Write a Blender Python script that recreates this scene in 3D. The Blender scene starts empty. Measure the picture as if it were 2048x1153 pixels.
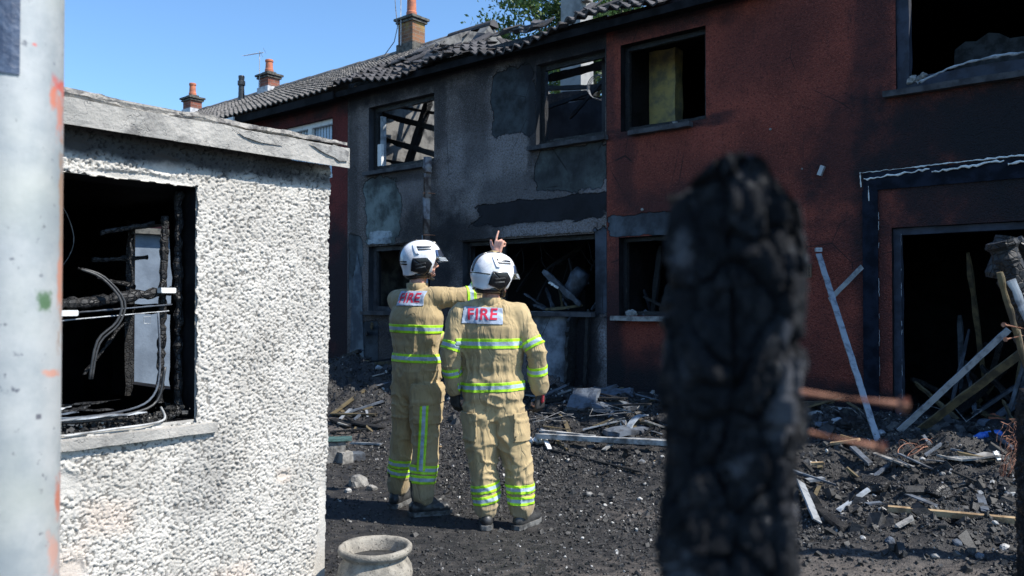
import bpy, bmesh, math, random
import numpy as np
from mathutils import Vector, Matrix, noise as mn
from mathutils.bvhtree import BVHTree
random.seed(7); RNG = np.random.default_rng(7)
S = bpy.context.scene; COL = S.collection
V = Vector; R = math.radians

# ------------------------------------------------------------------ camera, sky, sun
CZ = 1.55; FPX = 1632.0; PITCH = math.atan(26.5/FPX)
cam = bpy.data.cameras.new('camera'); camo = bpy.data.objects.new('camera', cam); COL.objects.link(camo)
camo.location = (0, 0, CZ); camo.rotation_euler = (math.pi/2 + PITCH, 0, 0)
cam.sensor_width = 36; cam.lens = 36*FPX/2048; cam.clip_start = .05; cam.clip_end = 3000
cam.dof.use_dof = True; cam.dof.focus_distance = 6.3; cam.dof.aperture_fstop = 4.2
S.camera = camo
SUN_EL = 50.0; SUN_H = (.945, -.327)                      # horizontal direction towards the sun
az = math.atan2(SUN_H[0], SUN_H[1])                       # from +Y, clockwise
W = bpy.data.worlds.new('World'); S.world = W; W.use_nodes = True
wn = W.node_tree; bg = wn.nodes['Background']
sky = wn.nodes.new('ShaderNodeTexSky'); sky.sky_type = 'NISHITA'; sky.sun_disc = False
sky.sun_elevation = R(SUN_EL); sky.sun_rotation = az; sky.air_density = 1.0; sky.dust_density = .2; sky.ozone_density = 3.0
tint = wn.nodes.new('ShaderNodeMix'); tint.data_type = 'RGBA'; tint.blend_type = 'MULTIPLY'; tint.inputs[0].default_value = 1; tint.inputs[7].default_value = (1.0, 1.25, 1.42, 1)
wn.links.new(sky.outputs[0], tint.inputs[6]); wn.links.new(tint.outputs[2], bg.inputs[0]); bg.inputs[1].default_value = .115
sun = bpy.data.lights.new('sun', 'SUN'); sun.energy = 5.0; sun.angle = R(.5); sun.color = (1, .955, .88)
suno = bpy.data.objects.new('sun', sun); COL.objects.link(suno)
sd = V((SUN_H[0]*math.cos(R(SUN_EL)), SUN_H[1]*math.cos(R(SUN_EL)), math.sin(R(SUN_EL))))
suno.rotation_euler = sd.to_track_quat('Z', 'Y').to_euler()
S.view_settings.view_transform = 'Standard'; S.view_settings.look = 'None'
S.view_settings.gamma = 1; S.view_settings.exposure = 0.5

# ------------------------------------------------------------------ helpers
def ray(px, py):
    X = (px-1024)/FPX; U = -(py-576.5)/FPX
    return V((X, math.cos(PITCH)-math.sin(PITCH)*U, math.sin(PITCH)+math.cos(PITCH)*U))
def at(px, py, D):
    r = ray(px, py); return V((0, 0, CZ)) + r*(D/r.y)
U0 = V((.725, 10.2, 0)); UD = V((.7649, -.6442, 0)); WD = V((.6442, .7649, 0))   # facade frame: along, inward
def fac(px, py, w=0):
    r = ray(px, py); o = U0 + WD*w
    t = (o.x*WD.x+o.y*WD.y)/(r.x*WD.x+r.y*WD.y); p = r*t
    return (p-U0).dot(UD), CZ+p.z
AO = V((-.995, 4.4, 0)); AX = V((.6446, .7645, 0)); AY = V((-.7645, .6446, 0))   # outbuilding frame
def F2W(u, w, z): return U0+UD*u+WD*w+V((0, 0, z))

def hsh(ix, iy, iz, s):
    h = (ix.astype(np.int64)*374761393 + iy.astype(np.int64)*668265263 + iz.astype(np.int64)*2147483647 + s*1274126177) & 0xffffffff
    h = ((h ^ (h >> 13))*1274126177) & 0xffffffff
    return ((h ^ (h >> 16)) & 0xffff)/65535.0
def vnoise(P, s=0):                                       # value noise in -1..1
    P = np.asarray(P, float); i = np.floor(P); f = P-i; f = f*f*(3-2*f)
    r = 0
    for a in (0, 1):
        for b in (0, 1):
            for c in (0, 1):
                w = (f[:, 0] if a else 1-f[:, 0])*(f[:, 1] if b else 1-f[:, 1])*(f[:, 2] if c else 1-f[:, 2])
                r = r + w*hsh(i[:, 0]+a, i[:, 1]+b, i[:, 2]+c, s)
    return r*2-1
def fbm(P, o=4, s=0):
    P = np.asarray(P, float); r = 0; a = 1
    for k in range(o): r = r+a*vnoise(P*2**k+k*7.3, s+k); a *= .5
    return r
def sstep(a, b, x):
    t = np.clip((x-a)/(b-a), 0, 1); return t*t*(3-2*t)

def tag(o, label=None, cat=None, group=None, kind=None):
    if label: o['label'] = label
    if cat: o['category'] = cat
    if group: o['group'] = group
    if kind: o['kind'] = kind
    return o
def empty(name, loc=(0, 0, 0), rz=0):
    o = bpy.data.objects.new(name, None); COL.objects.link(o); o.location = loc; o.rotation_euler = (0, 0, rz); o.empty_display_size = .2
    return o
def put(name, bm, m, parent=None, loc=None, smooth=False):
    me = bpy.data.meshes.new(name)
    if isinstance(bm, bmesh.types.BMesh):
        bm.normal_update(); bm.to_mesh(me); bm.free()
    else: me = bm; me.name = name
    for k in (m if isinstance(m, (list, tuple)) else [m]): me.materials.append(k)
    me.polygons.foreach_set('use_smooth', [bool(smooth)]*len(me.polygons))
    o = bpy.data.objects.new(name, me); COL.objects.link(o)
    if loc is not None: o.location = loc
    if parent: o.parent = parent
    return o
def centred(bm):                                          # origin to the base of the thing
    xs = [v.co for v in bm.verts]
    c = V((sum(v.x for v in xs)/len(xs), sum(v.y for v in xs)/len(xs), min(v.z for v in xs)))
    bmesh.ops.translate(bm, verts=bm.verts, vec=-c); return c
def B(): return bmesh.new()
def box(bm, x0, x1, y0, y1, z0, z1, mi=0, M=None):
    vs = [bm.verts.new(V(p) if M is None else M @ V(p)) for p in
          [(x0, y0, z0), (x1, y0, z0), (x1, y1, z0), (x0, y1, z0), (x0, y0, z1), (x1, y0, z1), (x1, y1, z1), (x0, y1, z1)]]
    for q in ((0, 3, 2, 1), (4, 5, 6, 7), (0, 1, 5, 4), (1, 2, 6, 5), (2, 3, 7, 6), (3, 0, 4, 7)):
        f = bm.faces.new([vs[i] for i in q]); f.material_index = mi
def frame_of(d):
    d = d.normalized(); a = V((0, 0, 1)) if abs(d.z) < .95 else V((1, 0, 0))
    x = d.cross(a).normalized(); return x, x.cross(d).normalized()
def loft(bm, rings, n=16, mi=0, cap=True):                # rings: (centre, xvec, yvec)
    L = []
    for c, x, y in rings:
        L.append([bm.verts.new(c+x*math.cos(2*math.pi*i/n)+y*math.sin(2*math.pi*i/n)) for i in range(n)])
    for a, b in zip(L, L[1:]):
        for i in range(n):
            f = bm.faces.new((a[i], a[(i+1) % n], b[(i+1) % n], b[i])); f.material_index = mi
    if cap:
        bm.faces.new(L[0][::-1]).material_index = mi; bm.faces.new(L[-1]).material_index = mi
def tube(bm, pts, r, n=8, mi=0):
    pts = [V(p) for p in pts]; rs = r if isinstance(r, (list, tuple)) else [r]*len(pts); rings = []
    px = None
    for i, p in enumerate(pts):
        d = (pts[min(i+1, len(pts)-1)]-pts[max(i-1, 0)])
        x, y = frame_of(d)
        if px is not None:
            x = (px-d.normalized()*px.dot(d.normalized())).normalized(); y = x.cross(d.normalized())*-1
            y = d.normalized().cross(x)
        px = x
        rings.append((p, x*rs[i], y*rs[i]))
    loft(bm, rings, n, mi)
def capsule(bm, p0, p1, r0, r1, n=14, flat=1.0, side=None):
    p0, p1 = V(p0), V(p1); d = p1-p0; L = d.length
    dn = d.normalized() if L > 1e-6 else V((0, 0, 1))
    if side is not None:
        x = (V(side)-dn*V(side).dot(dn)).normalized(); y = dn.cross(x)
    else: x, y = frame_of(dn)
    rings = []
    for a in (-85, -60, -30): rings.append((p0+dn*r0*math.sin(R(a))*min(flat, 1), r0*math.cos(R(a))))
    for k in range(5): rings.append((p0+d*k/4, r0+(r1-r0)*k/4))
    for a in (30, 60, 85): rings.append((p1+dn*r1*math.sin(R(a))*min(flat, 1), r1*math.cos(R(a))))
    loft(bm, [(c, x*r, y*r*flat) for c, r in rings], n)
def ellip(bm, c, rx, ry, rz, M=None, n=16):
    rings = []; M = M or Matrix.Identity(3)
    for k in range(1, 12):
        a = -math.pi/2+math.pi*k/12
        rings.append((V(c)+M @ V((0, 0, rz*math.sin(a))), M @ V((rx*math.cos(a), 0, 0)), M @ V((0, ry*math.cos(a), 0))))
    loft(bm, rings, n)
def remesh(bm, vox, smooth=4):
    me = bpy.data.meshes.new('tmp'); bm.normal_update(); bmesh.ops.recalc_face_normals(bm, faces=bm.faces); bm.to_mesh(me); bm.free()
    o = bpy.data.objects.new('tmp', me); COL.objects.link(o)
    md = o.modifiers.new('r', 'REMESH'); md.mode = 'VOXEL'; md.voxel_size = vox; md.adaptivity = 0
    if smooth:
        ms = o.modifiers.new('s', 'SMOOTH'); ms.factor = .5; ms.iterations = smooth
    dg = bpy.context.evaluated_depsgraph_get(); dg.update()
    r = bpy.data.meshes.new_from_object(o.evaluated_get(dg)); bpy.data.objects.remove(o)
    return r
def getv(me):
    a = np.empty(len(me.vertices)*3); me.vertices.foreach_get('co', a); return a.reshape(-1, 3)
def getn(me):
    a = np.empty(len(me.vertices)*3); me.vertices.foreach_get('normal', a); return a.reshape(-1, 3)
def setv(me, P): me.vertices.foreach_set('co', P.ravel()); me.update()
def mesh_np(name, P, Fc, mi=None):
    me = bpy.data.meshes.new(name); nf, k = Fc.shape
    me.vertices.add(len(P)); me.vertices.foreach_set('co', np.asarray(P, float).ravel())
    me.loops.add(nf*k); me.loops.foreach_set('vertex_index', Fc.ravel().astype(np.int32))
    me.polygons.add(nf); me.polygons.foreach_set('loop_start', np.arange(0, nf*k, k, dtype=np.int32))
    if mi is not None: me.polygons.foreach_set('material_index', mi.astype(np.int32))
    me.update(calc_edges=True); me.validate(); return me
def grid_faces(nx, ny):
    i = np.arange(nx*ny).reshape(ny, nx)
    return np.stack([i[:-1, :-1], i[:-1, 1:], i[1:, 1:], i[1:, :-1]], -1).reshape(-1, 4)

# ------------------------------------------------------------------ materials
class G:
    def __init__(s, name):
        s.m = bpy.data.materials.new(name); s.m.use_nodes = True; s.t = s.m.node_tree; s.b = s.t.nodes['Principled BSDF']
        s.c = s.t.nodes.new('ShaderNodeTexCoord').outputs['Object']
    def set(s, sock, v):
        if hasattr(v, 'links') or hasattr(v, 'is_output'): s.t.links.new(v, sock)
        elif isinstance(v, (tuple, list)) and sock.type == 'RGBA': sock.default_value = (*v, 1) if len(v) == 3 else v
        else: sock.default_value = v
    def n(s, typ, **k):
        nd = s.t.nodes.new(typ)
        for a, v in k.items(): setattr(nd, a, v)
        return nd
    def noise(s, scale, detail=4, rough=.6, vec=None, dist=0):
        nd = s.n('ShaderNodeTexNoise'); s.set(nd.inputs['Vector'], vec or s.c); nd.inputs['Scale'].default_value = scale
        nd.inputs['Detail'].default_value = detail; nd.inputs['Roughness'].default_value = rough; nd.inputs['Distortion'].default_value = dist
        return nd.outputs[0]
    def voro(s, scale, vec=None, feat='F1', rnd=1):
        nd = s.n('ShaderNodeTexVoronoi', feature=feat); s.set(nd.inputs['Vector'], vec or s.c); nd.inputs['Scale'].default_value = scale
        nd.inputs['Randomness'].default_value = rnd; return nd.outputs[0]
    def scale(s, v, sx, sy, sz):
        nd = s.n('ShaderNodeVectorMath', operation='MULTIPLY'); s.set(nd.inputs[0], v); nd.inputs[1].default_value = (sx, sy, sz); return nd.outputs[0]
    def ma(s, op, a, b=0., c=None):
        nd = s.n('ShaderNodeMath', operation=op); s.set(nd.inputs[0], a); s.set(nd.inputs[1], b)
        if c is not None: s.set(nd.inputs[2], c)
        return nd.outputs[0]
    def mr(s, v, a, b, c=0., d=1.):
        nd = s.n('ShaderNodeMapRange', interpolation_type='SMOOTHSTEP'); s.set(nd.inputs[0], v)
        for i, q in enumerate((a, b, c, d)): nd.inputs[i+1].default_value = q
        return nd.outputs[0]
    def mix(s, f, a, b):
        nd = s.n('ShaderNodeMix', data_type='RGBA'); s.set(nd.inputs[0], f); s.set(nd.inputs[6], a); s.set(nd.inputs[7], b); return nd.outputs[2]
    def bump(s, h, dist=.01, st=1., prev=None):
        nd = s.n('ShaderNodeBump'); s.set(nd.inputs['Height'], h); nd.inputs['Distance'].default_value = dist; nd.inputs['Strength'].default_value = st
        if prev is not None: s.t.links.new(prev, nd.inputs['Normal'])
        return nd.outputs[0]
    def sep(s, v=None):
        nd = s.n('ShaderNodeSeparateXYZ'); s.set(nd.inputs[0], v or s.c); return nd.outputs
    def blob(s, cx, cz, rx, rz, warp=.35, soft=.12, wscale=3., ax=0):
        o = s.sep(); nz = s.noise(wscale, 4, .65)
        a = s.ma('DIVIDE', s.ma('ABSOLUTE', s.ma('SUBTRACT', o[ax], cx)), rx); b = s.ma('DIVIDE', s.ma('ABSOLUTE', s.ma('SUBTRACT', o[2], cz)), rz)
        d = s.ma('SMOOTH_MAX', a, b, .5)
        d = s.ma('ADD', d, s.ma('MULTIPLY', s.ma('SUBTRACT', nz, .5), warp*4))
        return s.mr(d, 1-soft, 1+soft, 1., 0.)
    def col(s, c): s.set(s.b.inputs['Base Color'], c)
    def rough(s, v): s.set(s.b.inputs['Roughness'], v)
    def nrm(s, v): s.t.links.new(v, s.b.inputs['Normal'])
    def spec(s, v): s.b.inputs['Specular IOR Level'].default_value = v

def simple(name, c1, c2=None, rough=.8, sc=8., bsc=60., bd=.003, metal=0., spec=.5, lo=.4, hi=.62, vec=None, det=5):
    g = G(name); c2 = c2 or tuple(x*.6 for x in c1)
    g.col(g.mix(g.mr(g.noise(sc, det), lo, hi), c1, c2)); g.rough(rough); g.spec(spec); g.b.inputs['Metallic'].default_value = metal
    if bd: g.nrm(g.bump(g.noise(bsc, 4), bd))
    return g.m
def char_mat(name, sc=1., shine=.42):
    g = G(name); v = g.voro(38*sc, feat='DISTANCE_TO_EDGE'); crk = g.mr(v, 0., .12)
    nz = g.noise(14*sc, 5)
    g.col(g.mix(g.mr(nz, .55, .72), (.008, .008, .009), (.035, .032, .030))); g.rough(g.mr(nz, .3, .7, shine, .75)); g.spec(.5)
    g.nrm(g.bump(g.noise(120*sc, 4), .002, 1, g.bump(crk, .006)))
    return g.m
M = {}
M['char'] = char_mat('charred_wood'); M['charfine'] = char_mat('charred_wood_fine', 2.2, .5)
M['soot'] = simple('soot', (.006, .006, .007), (.014, .014, .016), .85, 5, 50, .004)
M['soot'].node_tree.nodes['Principled BSDF'].inputs['Specular IOR Level'].default_value = .12
M['inner'] = simple('sooty_plaster', (.016, .018, .023), (.035, .04, .05), .9, 2.2, 40, .004)
M['yellow'] = simple('scorched_yellow_plaster', (.55, .44, .17), (.22, .21, .14), .85, 7, 30, .01, lo=.35, hi=.7)
M['dirtywhite'] = simple('sooty_white_plastic', (.50, .50, .49), (.10, .10, .10), .6, 7, 60, .001, lo=.42, hi=.68)
M['white'] = simple('white_paint', (.72, .72, .70), (.45, .45, .44), .6, 9, 60, .001, lo=.5, hi=.75)
M['metal'] = simple('galvanised_strip', (.34, .36, .38), (.13, .14, .16), .5, 14, 80, .001, .3, lo=.45, hi=.7)
M['oldwood'] = simple('bare_timber', (.42, .30, .17), (.20, .13, .07), .75, 12, 90, .002)
M['brownwood'] = simple('scorched_timber', (.13, .10, .05), (.05, .04, .025), .8, 10, 90, .002)
M['stone'] = simple('broken_concrete', (.30, .29, .27), (.14, .135, .13), .9, 14, 60, .006)
M['slate'] = simple('dusty_slab', (.10, .12, .15), (.045, .05, .06), .85, 9, 60, .005)
M['blacklayer'] = simple('ash_black', (.012, .012, .012), (.035, .034, .033), .62, 20, 90, .004)
M['ashgrey'] = simple('ash_grey', (.10, .095, .09), (.05, .05, .05), .9, 20, 90, .004)
M['ashwhite'] = simple('ash_white', (.48, .47, .44), (.3, .29, .28), .9, 20, 90, .004)
M['rust'] = simple('rust', (.42, .20, .12), (.24, .10, .06), .8, 60, 300, .001)
M['rubber'] = simple('black_rubber', (.022, .023, .025), (.05, .05, .05), .45, 9, 60, .001)
M['sole'] = simple('dusty_sole', (.16, .16, .155), (.05, .05, .05), .85, 20, 80, .002)
M['glossblack'] = simple('black_plastic', (.012, .012, .014), (.02, .02, .022), .22, 9, 60, 0)
M['terracotta'] = simple('terracotta', (.52, .17, .085), (.36, .13, .08), .8, 9, 60, .002)
M['flash'] = simple('lead_flashing', (.55, .56, .58), (.35, .36, .38), .6, 9, 60, .002)
M['blinds'] = simple('blue_white_blinds', (.55, .66, .78), (.45, .56, .68), .6, 9, 60, 0)
M['cable'] = simple('cable_grey', (.25, .25, .25), (.08, .08, .08), .6, 30, 60, 0)
M['bluepl'] = simple('blue_plastic', (.03, .12, .5), (.10, .25, .6), .3, 9, 60, 0)
M['pipe'] = simple('weathered_pipe', (.44, .40, .39), (.13, .10, .10), .6, 7, 60, .001)
M['paleblue'] = simple('pale_panel', (.34, .37, .40), (.16, .18, .20), .7, 9, 60, .002)
M['trunk'] = simple('bark', (.09, .07, .05), None, .9, 9, 30, .01)

# fabrics and helmet
def fabric():
    g = G('khaki_fabric'); n1 = g.noise(3.5, 5)
    c = g.mix(g.mr(n1, .35, .7), (.48, .365, .195), (.40, .30, .16))
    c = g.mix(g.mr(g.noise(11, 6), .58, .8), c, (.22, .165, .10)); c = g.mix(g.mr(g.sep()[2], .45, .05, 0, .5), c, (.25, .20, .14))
    c = g.mix(g.ma('MULTIPLY', g.mr(g.noise(5, 6, .7), .56, .72), .45), c, (.10, .08, .055)); g.col(c); g.rough(.88); g.spec(.25)
    v = g.scale(g.c, 1, 1, .35)
    f = g.noise(13, 2, .5, v, .8); r = g.ma('ABSOLUTE', g.ma('SUBTRACT', f, .5))
    g.nrm(g.bump(g.noise(420, 2), .0004, 1, g.bump(g.mr(r, 0, .12), .005, .6)))
    g.b.inputs['Sheen Weight'].default_value = .15
    return g.m
M['khaki'] = fabric()
M['pocket'] = M['khaki']
M['seam'] = simple('dark_khaki_seam', (.15, .115, .07), None, .9)
def tape(name, c):
    g = G(name); g.col(g.mix(g.mr(g.noise(10, 6, .7), .46, .72), c, tuple(x*.5 for x in c))); g.rough(.5)
    g.nrm(g.bump(g.noise(30, 3), .004)); return g.m
M['lime'] = tape('lime_tape', (.50, .92, .03)); M['silver'] = tape('silver_tape', (.42, .52, .60)); M['patch'] = tape('reflective_back_panel', (.42, .49, .60))
M['redtext'] = simple('red_lettering', (.62, .02, .06), (.5, .02, .06), .6, 9, 60, 0)
g = G('helmet_white'); c = g.mix(g.mr(g.noise(8, 6, .7), .48, .75), (.82, .82, .83), (.45, .45, .46)); g.col(g.mix(g.mr(g.noise(40, 5, .8), .66, .72), c, (.12, .12, .12))); g.rough(.28); g.b.inputs['Coat Weight'].default_value = .3; M['hwhite'] = g.m
g = G('skin'); g.col(g.mix(g.mr(g.noise(20, 4), .35, .7), (.60, .33, .24), (.52, .25, .18))); g.rough(.55); g.b.inputs['Subsurface Weight'].default_value = .08; g.b.inputs['Subsurface Radius'].default_value = (.01, .004, .002); M['skin'] = g.m
g = G('visor_clear'); g.col((.75, .8, .85)); g.rough(.08); g.b.inputs['Transmission Weight'].default_value = .75; g.b.inputs['IOR'].default_value = 1.3; M['visor'] = g.m
M['silvervisor'] = simple('chrome_visor', (.30, .36, .46), (.12, .15, .22), .15, 9, 60, 0, .8)
M['hair'] = simple('short_grey_hair', (.10, .08, .06), None, .9, 90, 300, .002)
M['glove'] = simple('dark_work_glove', (.02, .02, .022), (.05, .045, .04), .8, 30, 120, .002)
M['glovered'] = simple('red_glove_back', (.45, .03, .05), (.25, .03, .04), .7, 30, 120, .002)

def brick(name, c1, c2, mort, moss=False):
    g = G(name); nd = g.n('ShaderNodeTexBrick')
    o = g.sep(); cb = g.n('ShaderNodeCombineXYZ'); g.set(cb.inputs[0], g.ma('ADD', o[0], o[1])); g.set(cb.inputs[1], o[2])
    g.set(nd.inputs['Vector'], cb.outputs[0]); nd.inputs['Scale'].default_value = 1.0
    nd.inputs['Brick Width'].default_value = .225; nd.inputs['Row Height'].default_value = .075; nd.inputs['Mortar Size'].default_value = .006
    for i, c in ((1, c1), (2, c2), (3, mort)): nd.inputs[i].default_value = (*c, 1)
    c = g.mix(g.mr(g.noise(7, 5), .5, .8), nd.outputs[0], tuple(x*.4 for x in c1))
    if moss: c = g.mix(g.ma('MULTIPLY', g.mr(g.noise(4, 4), .42, .6), g.mr(o[2], 7.1, 7.6)), c, (.42, .33, .07))
    g.col(c); g.rough(.9); g.nrm(g.bump(nd.outputs[1], .006, 1, g.bump(g.noise(60, 3), .004))); return g.m
M['brick'] = brick('chimney_brick', (.26, .085, .055), (.17, .06, .04), (.24, .20, .17))
M['brickmoss'] = brick('mossy_chimney_brick', (.26, .12, .06), (.16, .08, .045), (.24, .20, .15), True)
M['concap'] = simple('weathered_cap', (.12, .115, .10), (.05, .05, .045), .95, 12, 60, .006)

def tile_mat(name, c1, c2, burnt):
    g = G(name); v = g.n('ShaderNodeTexVoronoi'); 
    g.set(v.inputs['Vector'], g.scale(g.c, 1/.15, 1/.177, 0)); v.inputs['Scale'].default_value = 1; v.inputs['Randomness'].default_value = .2
    t = g.mix(g.mr(g.sep(v.outputs['Color'])[0], 0, 1), c1, c2)
    t = g.mix(g.mr(g.noise(2.2, 5), .45, .7), t, tuple(x*(.25 if burnt else .55) for x in c1))
    t = g.mix(g.mr(g.noise(30, 5), .6, .75), t, (.33, .31, .27) if not burnt else (.12, .115, .11))
    g.col(t); g.rough(.85); g.nrm(g.bump(g.noise(80, 4), .003)); return g.m
M['tile'] = tile_mat('roof_tile', (.19, .175, .16), (.10, .093, .086), False)
M['tileburnt'] = tile_mat('burnt_roof_tile', (.085, .08, .082), (.045, .042, .044), True)

def facade_mat(name, c1, c2, cfleck, patches, soots, edge=None, pale=()):
    """pebble-dash with spalled patches (smooth cement) and soot stains, in facade coordinates"""
    g = G(name); big = g.noise(.9, 5, .6); mid = g.noise(4, 5, .6)
    c = g.mix(g.mr(big, .35, .65), c1, c2); c = g.mix(g.mr(mid, .5, .72), c, tuple(x*.5 for x in c1))
    sp = g.voro(85); c = g.mix(g.mr(sp, .34, .12), c, cfleck) 
    c = g.mix(g.mr(g.noise(42, 3, .75), .50, .66), c, tuple(x*.3 for x in c1)); c = g.mix(g.mr(g.noise(30, 3, .8), .60, .72), c, tuple(min(1, x*2.0) for x in c1))
    for (x, z, rx, rz, cc) in pale: c = g.mix(g.ma('MULTIPLY', g.ma('MULTIPLY', g.blob(x, z, rx, rz, .5, .5, 2.), .9), g.mr(g.noise(38, 4, .75), .38, .60)), c, cc)
    tot = None
    for (x, z, rx, rz, cc) in patches:
        m = g.blob(x, z, rx, rz, .28, .03, 2.6)
        cp = g.mix(g.mr(g.noise(3.2, 6, .7), .38, .66), cc, tuple(q*.28 for q in cc))
        c = g.mix(m, c, cp); tot = m if tot is None else g.ma('MAXIMUM', tot, m)
    for (x, z, rx, rz, st) in soots: c = g.mix(g.ma('MULTIPLY', g.blob(x, z, rx, rz, .45, .45, 2.2), st), c, (.010, .010, .013))
    crk = g.mr(g.voro(1.1, vec=g.scale(g.c, 1, 0, .8), feat='DISTANCE_TO_EDGE'), .0, .006); c = g.mix(g.ma('MULTIPLY', g.ma('SUBTRACT', 1., crk), g.mr(g.noise(1.7, 2), .5, .6)), c, (.006, .006, .007))
    st_ = g.noise(2.2, 5, .7, g.scale(g.c, 2.2, 1, .35)); c = g.mix(g.mr(st_, .56, .74, 0, .6), c, (.012, .012, .014))
    g.col(c); g.rough(.9); g.spec(.35)
    peb = g.ma('SUBTRACT', 1., g.voro(70)); rough_h = g.ma('ADD', g.ma('MULTIPLY', peb, .7), g.noise(28, 4))
    if tot is not None:
        flat = g.ma('SUBTRACT', 1., tot); h = g.ma('MULTIPLY', rough_h, g.ma('ADD', g.ma('MULTIPLY', flat, .9), .1)); b = g.bump(h, .014)
        b = g.bump(flat, .02, 1, b)
    else: b = g.bump(rough_h, .014)
    g.nrm(b); return g.m
grn = (.085, .10, .10)
M['gwall'] = facade_mat('grey_pebbledash', (.185, .152, .138), (.105, .086, .078), (.42, .40, .43),
    [(-.92, 4.2, .36, .46, (.045, .055, .062)), (0, 3.22, .52, .28, grn), (-3.55, 2.95, .42, .50, (.16, .19, .185)), (-4.18, 2.05, .16, .55, (.10, .115, .125)),
     (-.5, 2.72, 1.05, .15, (.012, .013, .018)), (-.3, 1.0, .38, .42, (.25, .28, .32)), (-3.6, 2.52, .25, .10, (.34, .38, .41)), (.48, 1.9, .12, .55, (.06, .07, .09)), (-3.9, .95, .25, .3, (.10, .12, .14))],
    [(-2.6, 5.0, 3.5, .35, .9), (-1.7, 2.3, .5, .45, .85), (.2, 1.0, .28, .9, .95), (.5, 4.3, .12, .5, .6), (-3.1, 4.9, 1.0, .3, .9), (-2.6, 2.0, .55, .9, .8), (.0, 4.85, .75, .35, .95), (-.55, 3.9, .12, .7, .8), (.1, 3.35, .6, .2, .55), (-1.6, 4.1, .25, .8, .45), (-.7, 2.95, .9, .3, .5), (-4.25, 3.4, .12, 1.5, .5), (-3.2, 3.45, .8, .12, .7), (-2.3, 4.3, .12, .5, .6), (-3.2, 1.0, .9, .5, .6)],
    pale=[(-1.3, 3.3, .85, .55, (.25, .235, .24)), (-.1, 2.95, .7, .16, (.24, .225, .235)), (-.5, 2.48, .8, .07, (.26, .24, .25)), (.48, .95, .07, .35, (.35, .35, .37)), (-4.2, 1.1, .12, .5, (.22, .23, .25)), (-2.9, 3.2, .4, .3, (.16, .145, .15))])
M['rwall'] = facade_mat('red_painted_pebbledash', (.25, .056, .036), (.145, .033, .022), (.36, .12, .085),
    [(.98, 2.45, .42, .13, (.085, .10, .12))],
    [(4.7, 3.15, 1.2, .36, .93), (4.9, 2.5, 1.5, .35, .9), (3.2, .5, 2.9, .22, .95), (.62, 1.2, .16, .8, .8), (1.3, 3.55, .75, .06, .8), (.9, .6, .6, .35, .8), (3.4, 3.0, .35, .6, .55), (3.0, 4.9, 2.6, .15, .75), (5.6, 3.3, 1.4, 1.0, .95), (1.3, 4.85, .8, .22, .8), (1.4, 2.6, .55, .25, .6), (2.6, 4.2, .5, .4, .3), (2.2, 2.9, .6, .3, .25), (3.62, 4.3, .18, .8, .6), (2.2, 1.2, 1.0, .5, .45), (.8, 3.2, .15, .6, .5), (.6, 4.1, .06, .5, .5), (3.6, 1.6, .16, 1.3, .6)])
M['awall'] = facade_mat('maroon_pebbledash', (.16, .026, .022), (.10, .018, .016), (.2, .06, .05), [], [(-5, 5, 1.6, .4, .9), (-4.5, 1.5, .5, 1.2, .9)])
g = G('annex_roughcast'); n1 = g.noise(3.2, 5)
c = g.mix(g.mr(n1, .35, .7), (.57, .54, .49), (.42, .395, .355)); c = g.mix(g.mr(g.noise(90, 3, .7), .60, .70), c, (.34, .32, .30))
for (x, z, rx, rz) in ((-1.15, .62, .10, .07), (-.55, .22, .10, .06), (-1.32, .42, .08, .1), (-.28, .66, .035, .03), (-.92, 2.19, .05, .03), (-1.3, 2.2, .06, .04)):
    c = g.mix(g.ma('MULTIPLY', g.blob(x, z, rx, rz, .4, .5, 9.), .5), c, (.62, .50, .41))
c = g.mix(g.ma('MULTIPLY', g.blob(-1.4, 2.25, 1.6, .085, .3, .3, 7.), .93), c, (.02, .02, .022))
c = g.mix(g.ma('MULTIPLY', g.blob(-.72, .72, .12, .25, .5, .5, 5.), .3), c, (.12, .12, .12))
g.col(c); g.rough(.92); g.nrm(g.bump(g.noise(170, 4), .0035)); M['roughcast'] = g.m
g = G('annex_concrete'); c = g.mix(g.mr(g.noise(4, 6), .35, .7), (.44, .415, .375), (.27, .26, .24)); c = g.mix(g.mr(g.noise(3.1, 6, .7), .50, .68), c, (.12, .115, .11))
g.col(c); g.rough(.92); g.nrm(g.bump(g.mr(g.ma('ABSOLUTE', g.ma('SUBTRACT', g.noise(3.5, 5, .6), .5)), 0., .006), .006, .6, g.bump(g.noise(60, 5), .006))); M['aconc'] = g.m
g = G('ash_ground'); p = g.c; n1 = g.noise(1.1, 5); n2 = g.noise(9, 6, .7); n3 = g.noise(55, 4, .7)
c = g.mix(g.mr(n2, .4, .65), (.014, .0135, .014), (.045, .041, .038)); c = g.mix(g.mr(n3, .60, .72), c, (.075, .068, .062)); c = g.mix(g.mr(g.noise(120, 3, .6), .66, .72), c, (.36, .34, .32))
at_ = g.n('ShaderNodeAttribute', attribute_name='bare'); bare = g.mr(g.ma('ADD', at_.outputs['Fac'], g.ma('MULTIPLY', g.ma('SUBTRACT', n2, .5), .9)), .35, .65)
c = g.mix(bare, c, g.mix(g.mr(n3, .45, .65), (.125, .105, .09), (.05, .045, .04)))
g.col(c); g.rough(g.mr(n2, .3, .7, .5, .85)); g.nrm(g.bump(n3, .012, 1, g.bump(g.noise(140, 3), .006))); M['ground'] = g.m

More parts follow.
